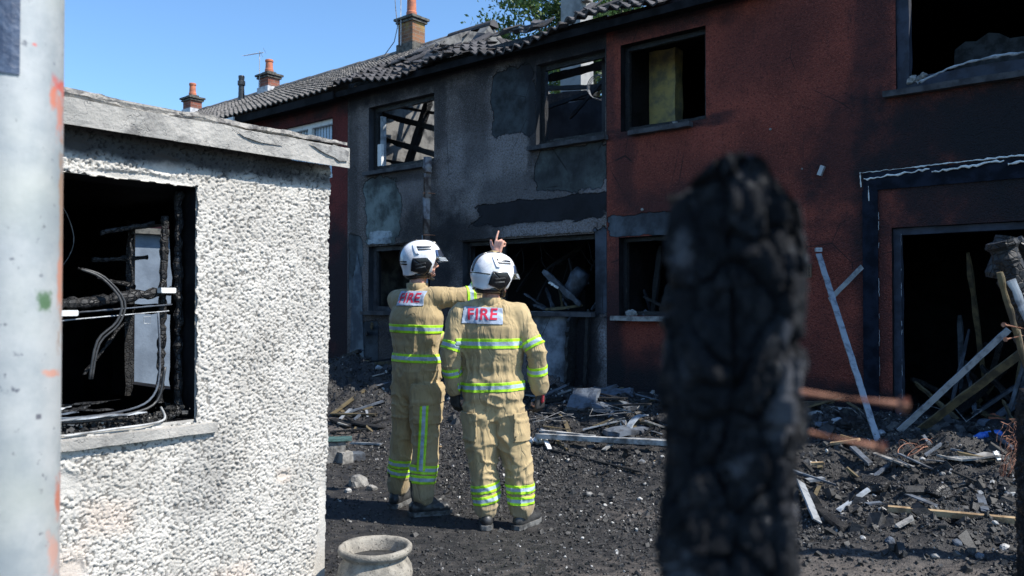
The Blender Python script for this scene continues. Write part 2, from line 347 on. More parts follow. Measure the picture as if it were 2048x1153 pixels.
# ------------------------------------------------------------------ ground
def dist_out(x, y): return -((x-U0.x)*WD.x+(y-U0.y)*WD.y)
PILES = [(-2.4, 11.2, .35, .9), (-1.9, 10.3, .2, .8), (1.0, 8.6, .12, .6), (3.3, 6.2, .14, .8), (2.9, 7.4, .12, .7), (2.6, 5.0, .07, .8), (3.2, 4.4, .08, .7), (-.3, 9.6, .12, .7), (4.4, 6.0, .2, .8)]
def gheight(x, y):
    x = np.asarray(x, float); y = np.asarray(y, float); d = dist_out(x, y)
    h = .43*sstep(3.4, .25, d); h = np.where(d < 0, .42, h)
    rub = np.clip(sstep(4.6, 2.2, d) + sstep(1.2, 2.2, x-.15*(y-4))*sstep(3.4, 4.4, y), 0, 1)
    P = np.stack([x, y, x*0], -1).reshape(-1, 3)
    n = (fbm(P*1.6, 3, 3)*.03).reshape(x.shape); nf = (fbm(P*7, 4, 9)).reshape(x.shape)
    h = h + rub*(n+.02) + nf*(.003+.010*rub)
    for (a, b, q, s) in PILES: h = h+q*np.exp(-((x-a)**2+(y-b)**2)/(s*s*.6))*(1+.35*nf)
    near = sstep(9, 2, np.hypot(x-.8, y-6.)-4)
    return h*np.where(np.hypot(x, y-6) > 30, 0, 1)
def gz(x, y): return float(gheight(np.array([x]), np.array([y]))[0])
def on_ground(px, py, z=0.):
    r = ray(px, py); p = V((0, 0, 0))
    for _ in range(25):
        t = (z-CZ)/r.z; p = r*t; z = .5*z+.5*gz(p.x, p.y)
    return V((p.x, p.y, gz(p.x, p.y)))
xs = np.concatenate([-np.geomspace(400, 4.3, 22), np.arange(-4.2, 6.2, .035), np.geomspace(6.3, 400, 22)])
ys = np.concatenate([-np.geomspace(300, 1, 8), np.arange(2.2, 14, .035), np.geomspace(14.1, 600, 26)])
X, Y = np.meshgrid(xs, ys); Z = gheight(X, Y)
P = np.stack([X, Y, Z], -1).reshape(-1, 3)
me = mesh_np('ground', P, grid_faces(len(xs), len(ys)))
bare = np.zeros(len(P))
for (a, b, s, q) in [(2.2, 3.9, .9, .75), (1.3, 4.3, .8, .6), (-2.1, 8.9, .8, .8), (.1, 4.6, .9, .35), (.9, 5.9, .5, .45), (-1.0, 5.0, .6, .3)]: bare += q*np.exp(-((P[:, 0]-a)**2+(P[:, 1]-b)**2)/(s*s))
me.attributes.new('bare', 'FLOAT', 'POINT').data.foreach_set('value', bare)
go = put('ground', me, M['ground'], smooth=True); tag(go, kind='structure')

# ------------------------------------------------------------------ houses
def wall(bm, x0, x1, z0, z1, y0, y1, holes, mi=0, mi_in=0, top=None):
    """wall in the local xz plane with rectangular holes, front at y0, back at y1; clean reveals"""
    xs = sorted({x0, x1, *[h[0] for h in holes], *[h[1] for h in holes]}); zs = sorted({z0, z1, *[h[2] for h in holes], *[h[3] for h in holes]})
    xs = [x for x in xs if x0 <= x <= x1]; zs = [z for z in zs if z0 <= z <= z1]
    C = {}
    def v(x, y, z):
        k = (round(x, 4), round(y, 4), round(z, 4))
        if k not in C: C[k] = bm.verts.new((x, y, z))
        return C[k]
    def solid(i, j):
        if i < 0 or j < 0 or i >= len(xs)-1 or j >= len(zs)-1: return False
        cx, cz = (xs[i]+xs[i+1])/2, (zs[j]+zs[j+1])/2
        return not any(h[0] < cx < h[1] and h[2] < cz < h[3] for h in holes)
    for i in range(len(xs)-1):
        for j in range(len(zs)-1):
            if not solid(i, j): continue
            a, b, c, d = xs[i], xs[i+1], zs[j], zs[j+1]
            bm.faces.new((v(a, y0, c), v(b, y0, c), v(b, y0, d), v(a, y0, d))).material_index = mi
            bm.faces.new((v(b, y1, c), v(a, y1, c), v(a, y1, d), v(b, y1, d))).material_index = mi_in
            if not solid(i-1, j): bm.faces.new((v(a, y1, c), v(a, y0, c), v(a, y0, d), v(a, y1, d))).material_index = mi_in
            if not solid(i+1, j): bm.faces.new((v(b, y0, c), v(b, y1, c), v(b, y1, d), v(b, y0, d))).material_index = mi_in
            if not solid(i, j-1): bm.faces.new((v(a, y1, c), v(b, y1, c), v(b, y0, c), v(a, y0, c))).material_index = mi_in
            if not solid(i, j+1): bm.faces.new((v(a, y0, d), v(b, y0, d), v(b, y1, d), v(a, y1, d))).material_index = mi_in
HRZ = math.atan2(UD.y, UD.x)
RW, RZ_, EW, EZ = 3.6, 6.86, -.32, 4.86                   # ridge and eave of the roof
def roof_p(u, s):                                          # s 0 at the eave .. 1 at the ridge
    return V((u, EW+(RW-EW)*s, EZ+(RZ_-EZ)*s))
NR = V((0, -(RZ_-EZ), RW-EW)).normalized()
SL = math.hypot(RW-EW, RZ_-EZ)
def tiles(u0, u1, lim, course=.2, sag=None, seed=0, loss=0.):
    """courses of wavy interlocking tiles; lim(u) = highest s covered"""
    bm = B(); nc = int(SL/course); rnd = random.Random(seed); tw = .15
    for k in range(nc+1):
        s0 = k*course/SL; s1 = min((k*course+course+.03)/SL, 1.0)
        if s0 >= 1: break
        nt = int(round((u1-u0)/tw))
        for t in range(nt):
            ua = u0+t*tw; ub = ua+tw; um = (ua+ub)/2; tk = int((ua-u0)/.3)
            if s0+.3*course/SL > lim(um) or rnd.random() < loss: continue
            j = rnd.uniform(-.006, .006); jz = rnd.uniform(-.004, .006); tilt = rnd.uniform(-.014, .014) if loss or sag else rnd.uniform(-.003, .003)
            lo, hi = [], []
            for i in range(7):
                u = ua+(ub-ua)*i/6; wv = .025*math.cos(2*math.pi*i/6)
                sg = sag(u, s0) if sag else 0
                a = roof_p(u, s0+j/SL)+NR*(.060+wv+jz+sg+tilt*(i-3)/2); b = roof_p(u, s1+j/SL)+NR*(.005+wv*.8+sg)
                lo.append((a, a-NR*.022)); hi.append(b)
            L = [(bm.verts.new(a), bm.verts.new(b)) for a, b in lo]; H = [bm.verts.new(h) for h in hi]
            for i in range(6):
                bm.faces.new((L[i][0], L[i+1][0], H[i+1], H[i])); bm.faces.new((L[i][1], L[i+1][1], L[i+1][0], L[i][0]))
            bm.faces.new((L[0][1], L[0][0], H[0])); bm.faces.new((L[6][0], L[6][1], H[6]))
    return bm
def chimney(parent, u, w, zb, zt, hw, potr, poth, mbr, flash=True, pot_u=0, cap=True):
    bm = B(); box(bm, u-hw, u+hw, w-hw*.8, w+hw*.8, zb, zt)
    st = put('chimney', bm, mbr, parent)
    if cap:
        bm = B()
        for (z0, z1, e) in ((zt+.002, zt+.06, .05), (zt+.062, zt+.13, .09)): box(bm, u-hw-e*.8, u+hw+e*.8, w-hw*.8-e*.8, w+hw*.8+e*.8, z0, z1-.02)
        box(bm, u-hw*.7, u+hw*.7, w-hw*.55, w+hw*.55, zt+.132, zt+.18)
        bmesh.ops.bevel(bm, geom=bm.edges[:], offset=.012, segments=1)
        put('chimney_cap', bm, M['concap'], st)
    bm = B(); p = V((u+pot_u, w, zt+.17))
    prof = [(0, potr*1.08), (.08, potr*1.08), (.1, potr*.95), (poth*.8, potr*.86), (poth*.84, potr*1.02), (poth*.96, potr*1.02), (poth, potr*.92)]
    loft(bm, [(p+V((0, 0, h)), V((r, 0, 0)), V((0, r, 0))) for h, r in prof] + [(p+V((0, 0, poth-.12)), V((potr*.7, 0, 0)), V((0, potr*.7, 0)))], 20)
    put('chimney_pot', bm, M['terracotta'], st, smooth=False)
    if flash:
        bm = B(); box(bm, u-hw-.03, u+hw+.03, w-hw*.8-.03, w+hw*.8+.03, zb, RZ_+.08 if w > 3 else zb+.5)
        put('flashing', bm, M['concap'] if flash == 'grey' else M['flash'], st)
    return st
def ridge_tiles(parent, u0, u1, mat, n=None, z=RZ_):
    bm = B(); n = n or int((u1-u0)/.45)
    for k in range(n):
        a = u0+(u1-u0)*k/n; b = u0+(u1-u0)*(k+1)/n+.02
        for (x0, x1, r) in ((a, b, .105+.006*(k % 2)),):
            pr = []
            for i in range(9):
                t = R(-100+25*i); pr.append((math.sin(t)*r*1.15, math.cos(t)*r))
            L0 = [bm.verts.new((x0, RW+y, z+h)) for y, h in pr]; L1 = [bm.verts.new((x1, RW+y, z+h+.008)) for y, h in pr]
            for i in range(8): bm.faces.new((L0[i], L1[i], L1[i+1], L0[i+1]))
            bm.faces.new(L0); bm.faces.new(L1[::-1])
    return put('ridge', bm, mat, parent)
def backslope(parent, u0, u1, mat):
    bm = B(); P_ = [(u0, RW, RZ_-.02), (u1, RW, RZ_-.02), (u1, 2*RW-EW, EZ), (u0, 2*RW-EW, EZ)]
    a = [bm.verts.new(p) for p in P_]; b = [bm.verts.new(V(p)-V((0, 0, .08))) for p in P_]
    bm.faces.new(a); bm.faces.new(b[::-1])
    for i in range(4): bm.faces.new((a[i], b[i], b[(i+1) % 4], a[(i+1) % 4]))
    put('rear_roof', bm, mat, parent)
def antenna(parent, u, w, z, h, L, dirn=(-1, -.1, .06)):
    bm = B(); p = V((u, w, z)); tube(bm, [p, p+V((0, 0, h))], .012, 6)
    a = p+V((0, 0, h-.05)); d = V(dirn).normalized(); tube(bm, [a-d*.15, a+d*L], .009, 6); sdn = d.cross(V((0, 0, 1))).normalized()
    for k in range(14):
        c = a+d*(L*k/14+.02); q = .14-.004*k; tube(bm, [c-sdn*q-V((0, 0, q*.3)), c+sdn*q+V((0, 0, q*.3))], .004, 4)
    for s in (-1, 1): tube(bm, [a-d*.13+V((0, 0, .12*s)), a-d*.13+sdn*.1*s], .006, 4)
    return put('television_aerial', bm, M['flash'], parent)

def house(name, label): 
    e = empty(name, U0, HRZ); tag(e, label, 'house', 'terraced houses in one burnt row'); return e
ZW = 4.93
# --- far house with two chimneys
HB = house('terraced_house', 'farthest house of the terrace, tiled roof with two brick chimneys topped by orange pots')
bm = B(); wall(bm, -15.9, -9.4, -.1, ZW-.05, 0, .25, [(-13.5, -12, 3.57, 4.6), (-12, -11, 1.4, 2.4)]); box(bm, -15.9, -9.4, 6.9, 7.15, -.1, ZW-.2); box(bm, -15.9, -15.65, .252, 6.898, -.1, ZW-.2)
put('wall', bm, M['awall'], HB)
put('roof', tiles(-15.9, -9.4, lambda u: 1.0, seed=1), M['tile'], HB); ridge_tiles(HB, -15.9, -9.4, M['tile']); backslope(HB, -15.9, -9.4, M['tile'])
st = chimney(HB, -11.93, 3.5, 6.5, 7.16, .21, .10, .33, M['brick']); antenna(HB, -12.02, 3.28, 6.9, .95, .62)
st = chimney(HB, -15.62, 3.45, 6.3, 7.16, .21, .095, .36, M['brick'])
bm = B(); pp = V((-12.55, 3.1, 6.5)); loft(bm, [(pp+V((0, 0, h)), V((r, 0, 0)), V((0, r, 0))) for h, r in [(0, .09), (.2, .08), (.52, .07), (.54, .095), (.64, .095), (.66, .07), (.76, .08), (.78, .07)]], 16); put('vent_pipe', bm, M['rubber'], HB)
bm = B(); wall(bm, -13.5, -12, 3.57, 4.6, .1, .15, [(-13.4, -12.8, 3.65, 4.5), (-12.7, -12.1, 3.65, 4.5)]); put('window', bm, M['white'], HB)
# --- maroon house beside the burnt one
HA = house('terraced_house', 'maroon house left of the grey burnt-out one, tiled roof and mossy brick chimney')
bm = B(); wall(bm, -9.395, -4.39, -.1, ZW, 0, .25, [(-6.25, -4.78, 3.57, 4.56), (-6.3, -5.0, 1.4, 2.4)]); box(bm, -9.395, -4.39, 6.9, 7.15, -.1, ZW-.2)
put('wall', bm, M['awall'], HA)
def limA(u): return 1.0 if u < -5.0 else .93-.25*(u+5.0)/.6+.06*math.sin(u*19)
put('roof', tiles(-9.4, -4.4, limA, seed=2), M['tile'], HA)
ridge_tiles(HA, -9.4, -5.6, M['tile']); ridge_tiles(HA, -5.6, -4.45, M['tileburnt'], 2, RZ_+.05); backslope(HA, -9.4, -4.42, M['tile'])
chimney(HA, -6.62, 3.45, 6.4, 7.38, .22, .105, .62, M['brickmoss'], flash='grey'); antenna(HA, -6.70, 3.22, 6.9, 1.28, .62)
bm = B(); tube(bm, [(-6.88, 3.2, 8.1), (-6.84, 3.2, 7.7), (-6.78, 3.2, 7.3), (-6.86, 3.18, 7.0), (-6.95, 3.0, 6.7)], .010, 5); put('aerial_cable', bm, M['cable'], HA)
bm = B(); wall(bm, -6.25, -4.78, 3.57, 4.56, .08, .14, [(-6.18, -5.55, 3.65, 4.48), (-5.45, -4.86, 3.65, 4.48)]); wf = put('window', bm, M['white'], HA)
bm = B()
for k in range(17): x = -6.17+k*.078; box(bm, x, x+.06, .17, .175, 3.6, 4.5)
put('blinds', bm, M['blinds'], wf)
bm = B(); box(bm, -6.24, -4.8, .30, .31, 3.5, 4.6); put('dark_backing', bm, M['soot'], HA)  # black sheet behind the blinds, painted stand-in for the unlit room
bm = B(); box(bm, -9.4, -7.2, -.30, .0, 4.72, 4.80); box(bm, -9.4, -7.2, -.34, -.31, 4.70, 4.86); put('soffit_board', bm, M['white'], HA)
bm = B(); box(bm, -7.19, -4.4, -.25, -.01, 4.78, 4.83); box(bm, -7.19, -4.4, -.29, -.255, 4.74, 4.86); put('soffit_board', bm, M['soot'], HA)
for (u, z, a) in ((-7.4, 4.6, .5), (-7.25, 4.55, -.4)):
    bm = B(); box(bm, -.03, .03, -.02, .02, -.16, .16, 0, Matrix.Translation((u, -.33, z)) @ Matrix.Rotation(a, 4, 'Y')); put('gutter_bracket', bm, M['char'], HA)

M['soot2'] = simple('scorched_metal', (.03, .035, .045), (.10, .12, .15), .6, 6, 50, .004, lo=.45, hi=.7)
# --- the grey burnt-out house
HG = house('burnt_house', 'grey pebble-dashed house gutted by fire, roof burnt away, empty black windows'); HG.location = U0
GH = [(-3.87, -2.42, 3.58, 4.57), (-.54, .53, 3.57, 4.62), (-3.87, -2.5, 1.40, 2.40), (-1.85, .38, 1.42, 2.38)]
def rough_wall(bm, amp=.006):
    bmesh.ops.recalc_face_normals(bm, faces=bm.faces)
bm = B(); wall(bm, -4.385, .545, -.1, ZW, 0, .26, GH, 0, 1); put('front_wall', bm, [M['gwall'], M['inner']], HG)
# party wall with the neighbour, its gable stub sticking out of the roof
bm = B(); prof = [(.262, -.1), (6.9, -.1), (6.9, 4.4), (RW+.25, 6.5), (RW, 6.72), (RW-.2, 6.85), (RW-.35, 6.68), (RW-.8, 6.60), (RW-1.3, 6.36), (RW-1.9, 6.02), (RW-2.4, 5.66), (1.0, 5.36), (.262, 4.95)]
a = [bm.verts.new((-4.62, y, z)) for y, z in prof]; b = [bm.verts.new((-4.386, y, z)) for y, z in prof]
bm.faces.new(a); bm.faces.new(b[::-1])
for i in range(len(prof)): bm.faces.new((a[i], b[i], b[(i+1) % len(prof)], a[(i+1) % len(prof)]))
bmesh.ops.recalc_face_normals(bm, faces=bm.faces)
M['party'] = simple('scorched_party_wall', (.19, .185, .175), (.05, .05, .05), .9, 3.2, 50, .006, lo=.42, hi=.64)
put('party_wall', bm, M['party'], HG)
bm = B(); wall(bm, -4.38, .54, -.1, 4.2, 6.6, 6.85, [(-3.5, -2.3, 3.3, 4.15), (-1.2, -.2, 3.3, 4.15)]); put('rear_wall', bm, M['inner'], HG)
bm = B(); wall(bm, -4.38, .54, 2.86, 4.95, 3.0, 3.12, [(-2.35, -2.05, 2.87, 4.35)]); wall(bm, -4.38, .54, -.1, 2.6, 3.0, 3.12, []); put('inner_wall', bm, M['inner'], HG)
bm = B(); box(bm, -4.38, .54, .27, 2.98, 2.62, 2.84); box(bm, -4.38, .54, 3.13, 6.58, 2.62, 2.84); put('upper_floor', bm, M['soot'], HG)
bm = B(); box(bm, .30, .54, .27, 6.58, 2.85, 4.6); put('party_wall', bm, M['inner'], HG)
bm = B(); box(bm, .30, .54, .27, 6.58, -.1, 2.6); put('party_wall', bm, M['inner'], HG)
# chimney stack standing free, white render at its sunny side
bm = B(); bw = .30
for (z0, z1, u0, u1) in ((2.85, 6.0, -2.56, -2.12), (6.0, 7.6, -2.55, -2.13)): box(bm, u0, u1, 3.24, 3.62, z0, z1-.003)
M['stack'] = simple('rendered_stack', (.36, .35, .33), (.14, .14, .14), .9, 1.6, 50, .008, lo=.42, hi=.66)
stk = put('chimney', bm, M['stack'], HG)
bm = B(); box(bm, -2.12, -2.0, 3.26, 3.42, 6.75, 7.5); put('broken_flue', bm, M['stone'], stk)
# surviving strip of burnt tiles at the eave
def limG(u):
    if u < -3.6: return .60-.22*(u+4.4)+.07*math.sin(u*13)
    if u < -2.3: return .38-.13*(u+3.6)+.05*math.sin(u*11)
    return max(.12, .24-.04*(u+2.3))+.05*math.sin(u*8.3)
def sagG(u, s): return .05*math.sin(u*2.7+s*6)+.05*math.sin(u*7.1+1)*s*2-.09*math.exp(-(u+1.0)**2*2)-.05*math.exp(-(u+3.0)**2*3)
put('roof', tiles(-4.4, 1.45, limG, seed=5, sag=sagG, loss=.07), M['tileburnt'], HG)
rr = random.Random(3)
for k in range(30):                                        # slipped and broken tiles on the slope
    u = rr.uniform(-5.2, -1.2) if k < 20 else rr.uniform(-1.2, 1.3); s = rr.uniform(.15, .95)*(1 if u < -4.3 else limG(u)+.14)
    p = roof_p(u, min(s, .95))+NR*rr.uniform(.06, .10); bm = B(); hw, hl = rr.uniform(.09, .16), rr.uniform(.12, .2)
    Mx = Matrix.Translation(p) @ Matrix.Rotation(math.atan2(RZ_-EZ, RW-EW)+rr.uniform(-.15, .2), 4, 'X') @ Matrix.Rotation(rr.uniform(-1.4, 1.4), 4, 'Z') @ Matrix.Rotation(rr.uniform(-.2, .2), 4, 'Y')
    vs = []
    for i in range(7):
        x = -hw+2*hw*i/6; z = .02*math.cos(2*math.pi*i/6); vs.append([bm.verts.new(Mx @ V((x, y, z+dz))) for y, dz in ((-hl, .01), (hl+rr.uniform(-.04, .04), .01), (hl, -.01), (-hl, -.01))])
    for q in (vs[0], vs[-1][::-1]): bm.faces.new(q)
    for i in range(6):
        for j in range(4): bm.faces.new((vs[i][j], vs[i+1][j], vs[i+1][(j+1) % 4], vs[i][(j+1) % 4]))
    put('roof_tile', bm, M['tileburnt'], HG)
bm = B(); box(bm, -4.4, 2.7, -.20, -.005, 4.80, 4.84); box(bm, -4.4, 2.7, -.235, -.205, 4.77, 4.86); put('soffit_board', bm, M['soot'], HG)
bm = B(); box(bm, -4.4, .55, .02, .2, ZW+.002, ZW+.10); put('wall_plate', bm, M['char'], HG)
# rafters, joists and fallen beams
def beam(parent, a, b, w=.06, h=.13, mat='char', name='charred_beam', n=14, seed=0):
    bm = B(); a, b = V(a), V(b); d = (b-a).normalized(); x, y = frame_of(d); rn = random.Random(seed+int(a.x*100)); rings = []
    for k in range(n+1):
        p = a.lerp(b, k/n); e = 1-.25*rn.random(); f = 1-.3*rn.random()
        if k in (0, n): e *= .6; f *= .5
        c = [x*w*e/2*sx+y*h*f/2*sy for sx, sy in ((-1, -1), (1, -1), (1, 1), (-1, 1))]
        rings.append([bm.verts.new(p+q+V((rn.uniform(-.004, .004),)*3)) for q in c])
    for r0, r1 in zip(rings, rings[1:]):
        for i in range(4): bm.faces.new((r0[i], r0[(i+1) % 4], r1[(i+1) % 4], r1[i]))
    bm.faces.new(rings[0][::-1]); bm.faces.new(rings[-1])
    return put(name, bm, M[mat], parent)
for u in (-2.9,): beam(HG, (u, .25, 4.98), (u+.03, 3.0, 4.88), .09, .17, name='joist')
for (x0, y0, x1, y1, w_) in ((750, 226, 885, 262, .10), (750, 274, 885, 314, .10), (858, 196, 806, 345, .12), (750, 318, 850, 335, .06), (740, 205, 880, 228, .05)):
    a, b = fac(x0, y0, .75), fac(x1, y1, .75); beam(HG, (a[0], .75+.02*w_*10, a[1]), (b[0], .8, b[1]), w_, w_, name='fallen_rafter')
beam(HG, (-4.35, 1.3, 5.1), (-2.7, 1.35, 5.05), .08, .14, name='joist')
for u in (-4.2, -3.7, -3.2): beam(HG, roof_p(u, .05)-NR*.08, roof_p(u, .62 if u < -4 else .5)-NR*.1, .05, .1, name='rafter')
beam(HG, roof_p(-4.3, .62)-NR*.07, roof_p(-3.0, .45)-NR*.07, .04, .05, name='batten')
beam(HG, (-.75, .45, 4.56), (.4, .5, 4.60), .06, .11, name='joist')
for (a, b, w) in (((-3.2, 2.9, 5.10), (-1.2, 2.3, 4.80), .14), ((-3.0, 2.5, 4.92), (-1.6, 2.1, 4.72), .11), ((-2.6, 2.6, 5.18), (-1.0, 2.9, 5.0), .08), ((-2.2, 1.9, 4.55), (-.6, 2.4, 4.98), .06), ((-1.6, 2.2, 4.45), (-.9, 2.2, 5.0), .05)):
    beam(HG, a, b, w, w*1.1, name='fallen_beam')
for k in range(5):
    a = R(60*k); c = V((-.75, 1.7, 4.72)); bm = B(); pts = [c+V((.17*math.cos(t)*(1+.1*k), .05*k, .17*math.sin(t))) for t in [R(20*i+60*k) for i in range(11)]]; tube(bm, pts, .007, 5); put('cable', bm, M['cable'], HG)
# window frames, sills, hanging wires, downpipe, lintel
def frame(parent, h, y=.10, d=.05, t=.055, mat='char', mull=None, bottom=True, jag=0, name='window_frame'):
    bm = B(); x0, x1, z0, z1 = h
    box(bm, x0+.002, x0+t, y, y+d, z0+.004, z1-.004); box(bm, x1-t, x1-.002, y, y+d, z0+.004, z1-.004); box(bm, x0+t+.001, x1-t-.001, y, y+d, z1-t, z1-.004)
    if bottom: box(bm, x0+t+.001, x1-t-.001, y, y+d, z0+.004, z0+t)
    if mull: box(bm, mull, mull+t*.8, y+.003, y+d-.003, z0+t+.002, z1-t-.002)
    bmesh.ops.subdivide_edges(bm, edges=[e for e in bm.edges if e.calc_length() > .2], cuts=12, use_grid_fill=True)
    for v_ in bm.verts: v_.co += V(mn.noise_vector(v_.co*14))*.008
    return put(name, bm, M[mat], parent)
def sill(parent, x0, x1, z, mat='stone', dx=.07, pr=.09, name='window_sill'):
    bm = B(); box(bm, x0-dx, x1+dx, -pr, -.002, z-.06, z-.005); bmesh.ops.bevel(bm, geom=bm.edges[:], offset=.008, segments=1)
    bmesh.ops.subdivide_edges(bm, edges=[e for e in bm.edges if e.calc_length() > .3], cuts=10, use_grid_fill=True)
    for v_ in bm.verts: v_.co += V(mn.noise_vector(v_.co*9))*.006
    return put(name, bm, M[mat], parent)
M['sootsill'] = simple('sooty_sill', (.06, .06, .065), (.02, .02, .024), .85, 6, 50, .005)
wf = frame(HG, GH[0], t=.07); bm = B(); box(bm, -3.79, -3.70, .11, .16, 3.66, 4.0); put('paint_remnant', bm, M['white'], wf)
bm = B(); box(bm, -3.79, -3.745, .165, .25, 3.60, 4.45); put('side_panel', bm, M['paleblue'], wf)
frame(HG, GH[1], t=.07); sill(HG, -.56, .50, 3.56, 'sootsill'); sill(HG, -3.9, -2.5, 3.56, 'sootsill', .02)
frame(HG, GH[2], t=.07, mat='sootsill'); sill(HG, -3.9, -2.5, 1.40, 'sootsill')
frame(HG, GH[3], t=.06, mull=-1.2, bottom=False); sill(HG, -1.9, .36, 1.42, 'sootsill', .02)
bm = B(); tube(bm, [(-2.50, -.10, 1.0), (-2.50, -.10, 2.5)], .048, 12); 
pipe = put('downpipe', bm, M['flash'], HG, smooth=True)
bm = B(); tube(bm, [(-2.47, -.10, 2.42), (-2.47, -.10, 3.05)], .055, 12); put('pipe_section', bm, M['pipe'], pipe, smooth=True)
bm = B(); tube(bm, [(-2.46, -.10, 3.04), (-2.45, -.10, 3.62)], .062, 12); tube(bm, [(-2.455, -.10, 3.40), (-2.455, -.10, 3.48)], .070, 12); put('pipe_section', bm, M['pipe'], pipe, smooth=True)
for z in (3.1, 2.5):
    bm = B(); tube(bm, [(-2.54, -.10, z), (-2.46, -.17, z), (-2.40, -.10, z), (-2.40, -.001, z)], .008, 5); put('bracket', bm, M['rust'], pipe)
# broken render ledge over the wide opening, in real relief
def crust(parent, pts, depth, mat, name='render_crust', seed=0):
    """irregular outline (local x,z) given thickness in front of the wall"""
    bm = B(); N = []; rn = random.Random(seed)
    for i in range(len(pts)):
        a, b = pts[i], pts[(i+1) % len(pts)]; L = math.hypot(b[0]-a[0], b[1]-a[1]); n = max(1, int(L/.04))
        for k in range(n):
            t = k/n; N.append((a[0]+(b[0]-a[0])*t+rn.uniform(-.010, .010), a[1]+(b[1]-a[1])*t+rn.uniform(-.010, .010)))
    A = [bm.verts.new((x, -depth+rn.uniform(-.003, .003), z)) for x, z in N]; C_ = [bm.verts.new((x, -.003, z)) for x, z in N]
    bm.faces.new(A); 
    for i in range(len(N)): bm.faces.new((A[i], C_[i], C_[(i+1) % len(N)], A[(i+1) % len(N)]))
    bmesh.ops.triangulate(bm, faces=[f for f in bm.faces if len(f.verts) > 4]); bmesh.ops.recalc_face_normals(bm, faces=bm.faces)
    return put(name, bm, mat, parent)
crust(HG, [(-1.9, 2.40), (.40, 2.40), (.42, 2.52), (.1, 2.54), (-.6, 2.55), (-1.2, 2.53), (-1.5, 2.60), (-1.85, 2.62), (-2.0, 2.5)], .028, M['gwall'])
crust(HG, [(-3.92, 2.42), (-2.6, 2.42), (-2.6, 2.50), (-3.4, 2.52), (-3.95, 2.50)], .03, M['gwall'])
M['bluecem'] = simple('exposed_cement', (.13, .155, .175), (.05, .06, .075), .9, 3, 50, .006)
crust(HG, [(-4.3, .5), (-3.95, .5), (-4.0, 1.2), (-4.02, 1.9), (-4.12, 2.3), (-4.22, 1.9), (-4.28, 1.2)], .012, M['bluecem'], 'render_crust', 2)
# loose things in the openings
rr = random.Random(9)
def sticks(parent, h, y, n, mat='char', name='hanging_batten'):
    for k in range(n):
        x = rr.uniform(h[0]+.1, h[1]-.1); x2 = x+rr.uniform(-.3, .3); za = rr.uniform(h[2], h[3]); zb = za+rr.uniform(-.8, .8)
        beam(parent, (x, y+rr.uniform(0, .3), max(za, h[2]+.02)), (x2, y+rr.uniform(.3, .9), max(min(zb, h[3]), h[2])), .03, .05, mat, name, 8, k)
sticks(HG, GH[3], .35, 9); sticks(HG, GH[2], .4, 4); sticks(HG, (-.54, .5, 3.6, 4.2), .5, 3)
for k in range(7):
    x = rr.uniform(-1.6, .2); bm = B(); L = rr.uniform(.2, .7); y = rr.uniform(.12, .5); tube(bm, [(x+i*.06*rr.uniform(.2, 1.6), y+.03*i, 2.36-L*math.sin(i/7*math.pi)) for i in range(8)], .004, 4); put('hanging_wire', bm, M['char'], HG)
bm = B(); loft(bm, [(V((-.36+.06*k, .45, 1.58+.09*k)), V((.11, 0, -.07))*s_, V((0, .13, 0))*s_) for k, s_ in enumerate((.7, 1, 1.02, .97, .8))], 14)
for v_ in bm.verts: v_.co += V(mn.noise_vector(v_.co*9))*.025
put('burnt_boiler', bm, M['soot2'], HG, smooth=True)
beam(HG, (-.62, .25, 1.95), (-.05, .30, 1.50), .04, .09, 'soot2', 'collapsed_shelf'); beam(HG, (-.5, .22, 1.80), (-.36, .24, 1.72), .02, .03, 'white', 'paint_remnant')
bm = B(); box(bm, -1.84, .37, 2.96, 2.99, .4, 2.6); put('dark_backing', bm, M['soot'], HG)  # black sheet before the inner wall, stands in for the room's shade
beam(HG, (.05, -.05, .5), (.10, -.06, 1.36), .28, .05, 'char', 'charred_door'); beam(HG, (.26, -.04, .5), (.30, -.03, 1.45), .06, .05, 'char', 'charred_frame')

# --- the red house on the right
HR = house('burnt_house', 'red-painted pebble-dashed house with black burnt-out windows and a wide burnt doorway')
RH = [(.75, 1.86, 3.57, 4.61), (.72, 2.0, 1.38, 2.31), (3.83, 5.6, 3.56, 5.3), (3.78, 6.2, .45, 2.25)]
bm = B(); wall(bm, .55, 8.4, -.1, 5.0, 0, .26, RH, 0, 1); put('front_wall', bm, [M['rwall'], M['soot']], HR)
bm = B(); box(bm, .56, 8.4, .27, 6.9, 4.72, 4.85); box(bm, .56, 8.4, .27, 6.9, 2.6, 2.85); put('floors', bm, M['soot'], HR)
bm = B(); box(bm, .56, 8.4, 3.9, 4.1, -.1, 2.598); box(bm, .56, 8.4, 3.9, 4.1, 2.852, 4.718); box(bm, 2.2, 2.35, .27, 3.898, -.1, 2.598); box(bm, 2.3, 2.45, .27, 3.898, 2.852, 4.718); box(bm, 8.2, 8.38, .27, 3.898, -.1, 2.598); box(bm, .56, .70, .27, 3.898, -.1, 2.598); box(bm, .56, .70, .27, 3.898, 2.852, 4.718); box(bm, 8.2, 8.38, .27, 3.898, 2.852, 4.718); put('inner_wall', bm, M['soot'], HR)
u0_, _ = fac(1297, 150, .75); u1_, _ = fac(1350, 150, .75)
bm = B(); box(bm, u0_, u1_, .75, .95, 2.86, 4.71); bmesh.ops.subdivide_edges(bm, edges=bm.edges[:], cuts=12, use_grid_fill=True)
for v_ in bm.verts: v_.co += V(mn.noise_vector(v_.co*7))*.018
put('plaster_pier', bm, M['yellow'], HR)
frame(HR, RH[0], t=.06); frame(HR, RH[1], t=.05); sill(HR, .72, 2.0, 1.38, 'stone'); sill(HR, .9, 1.7, 3.56, 'sootsill', 0)
M['bluechar'] = simple('blistered_dark_frame', (.012, .016, .028), (.028, .036, .058), .75, 8, 50, .004)
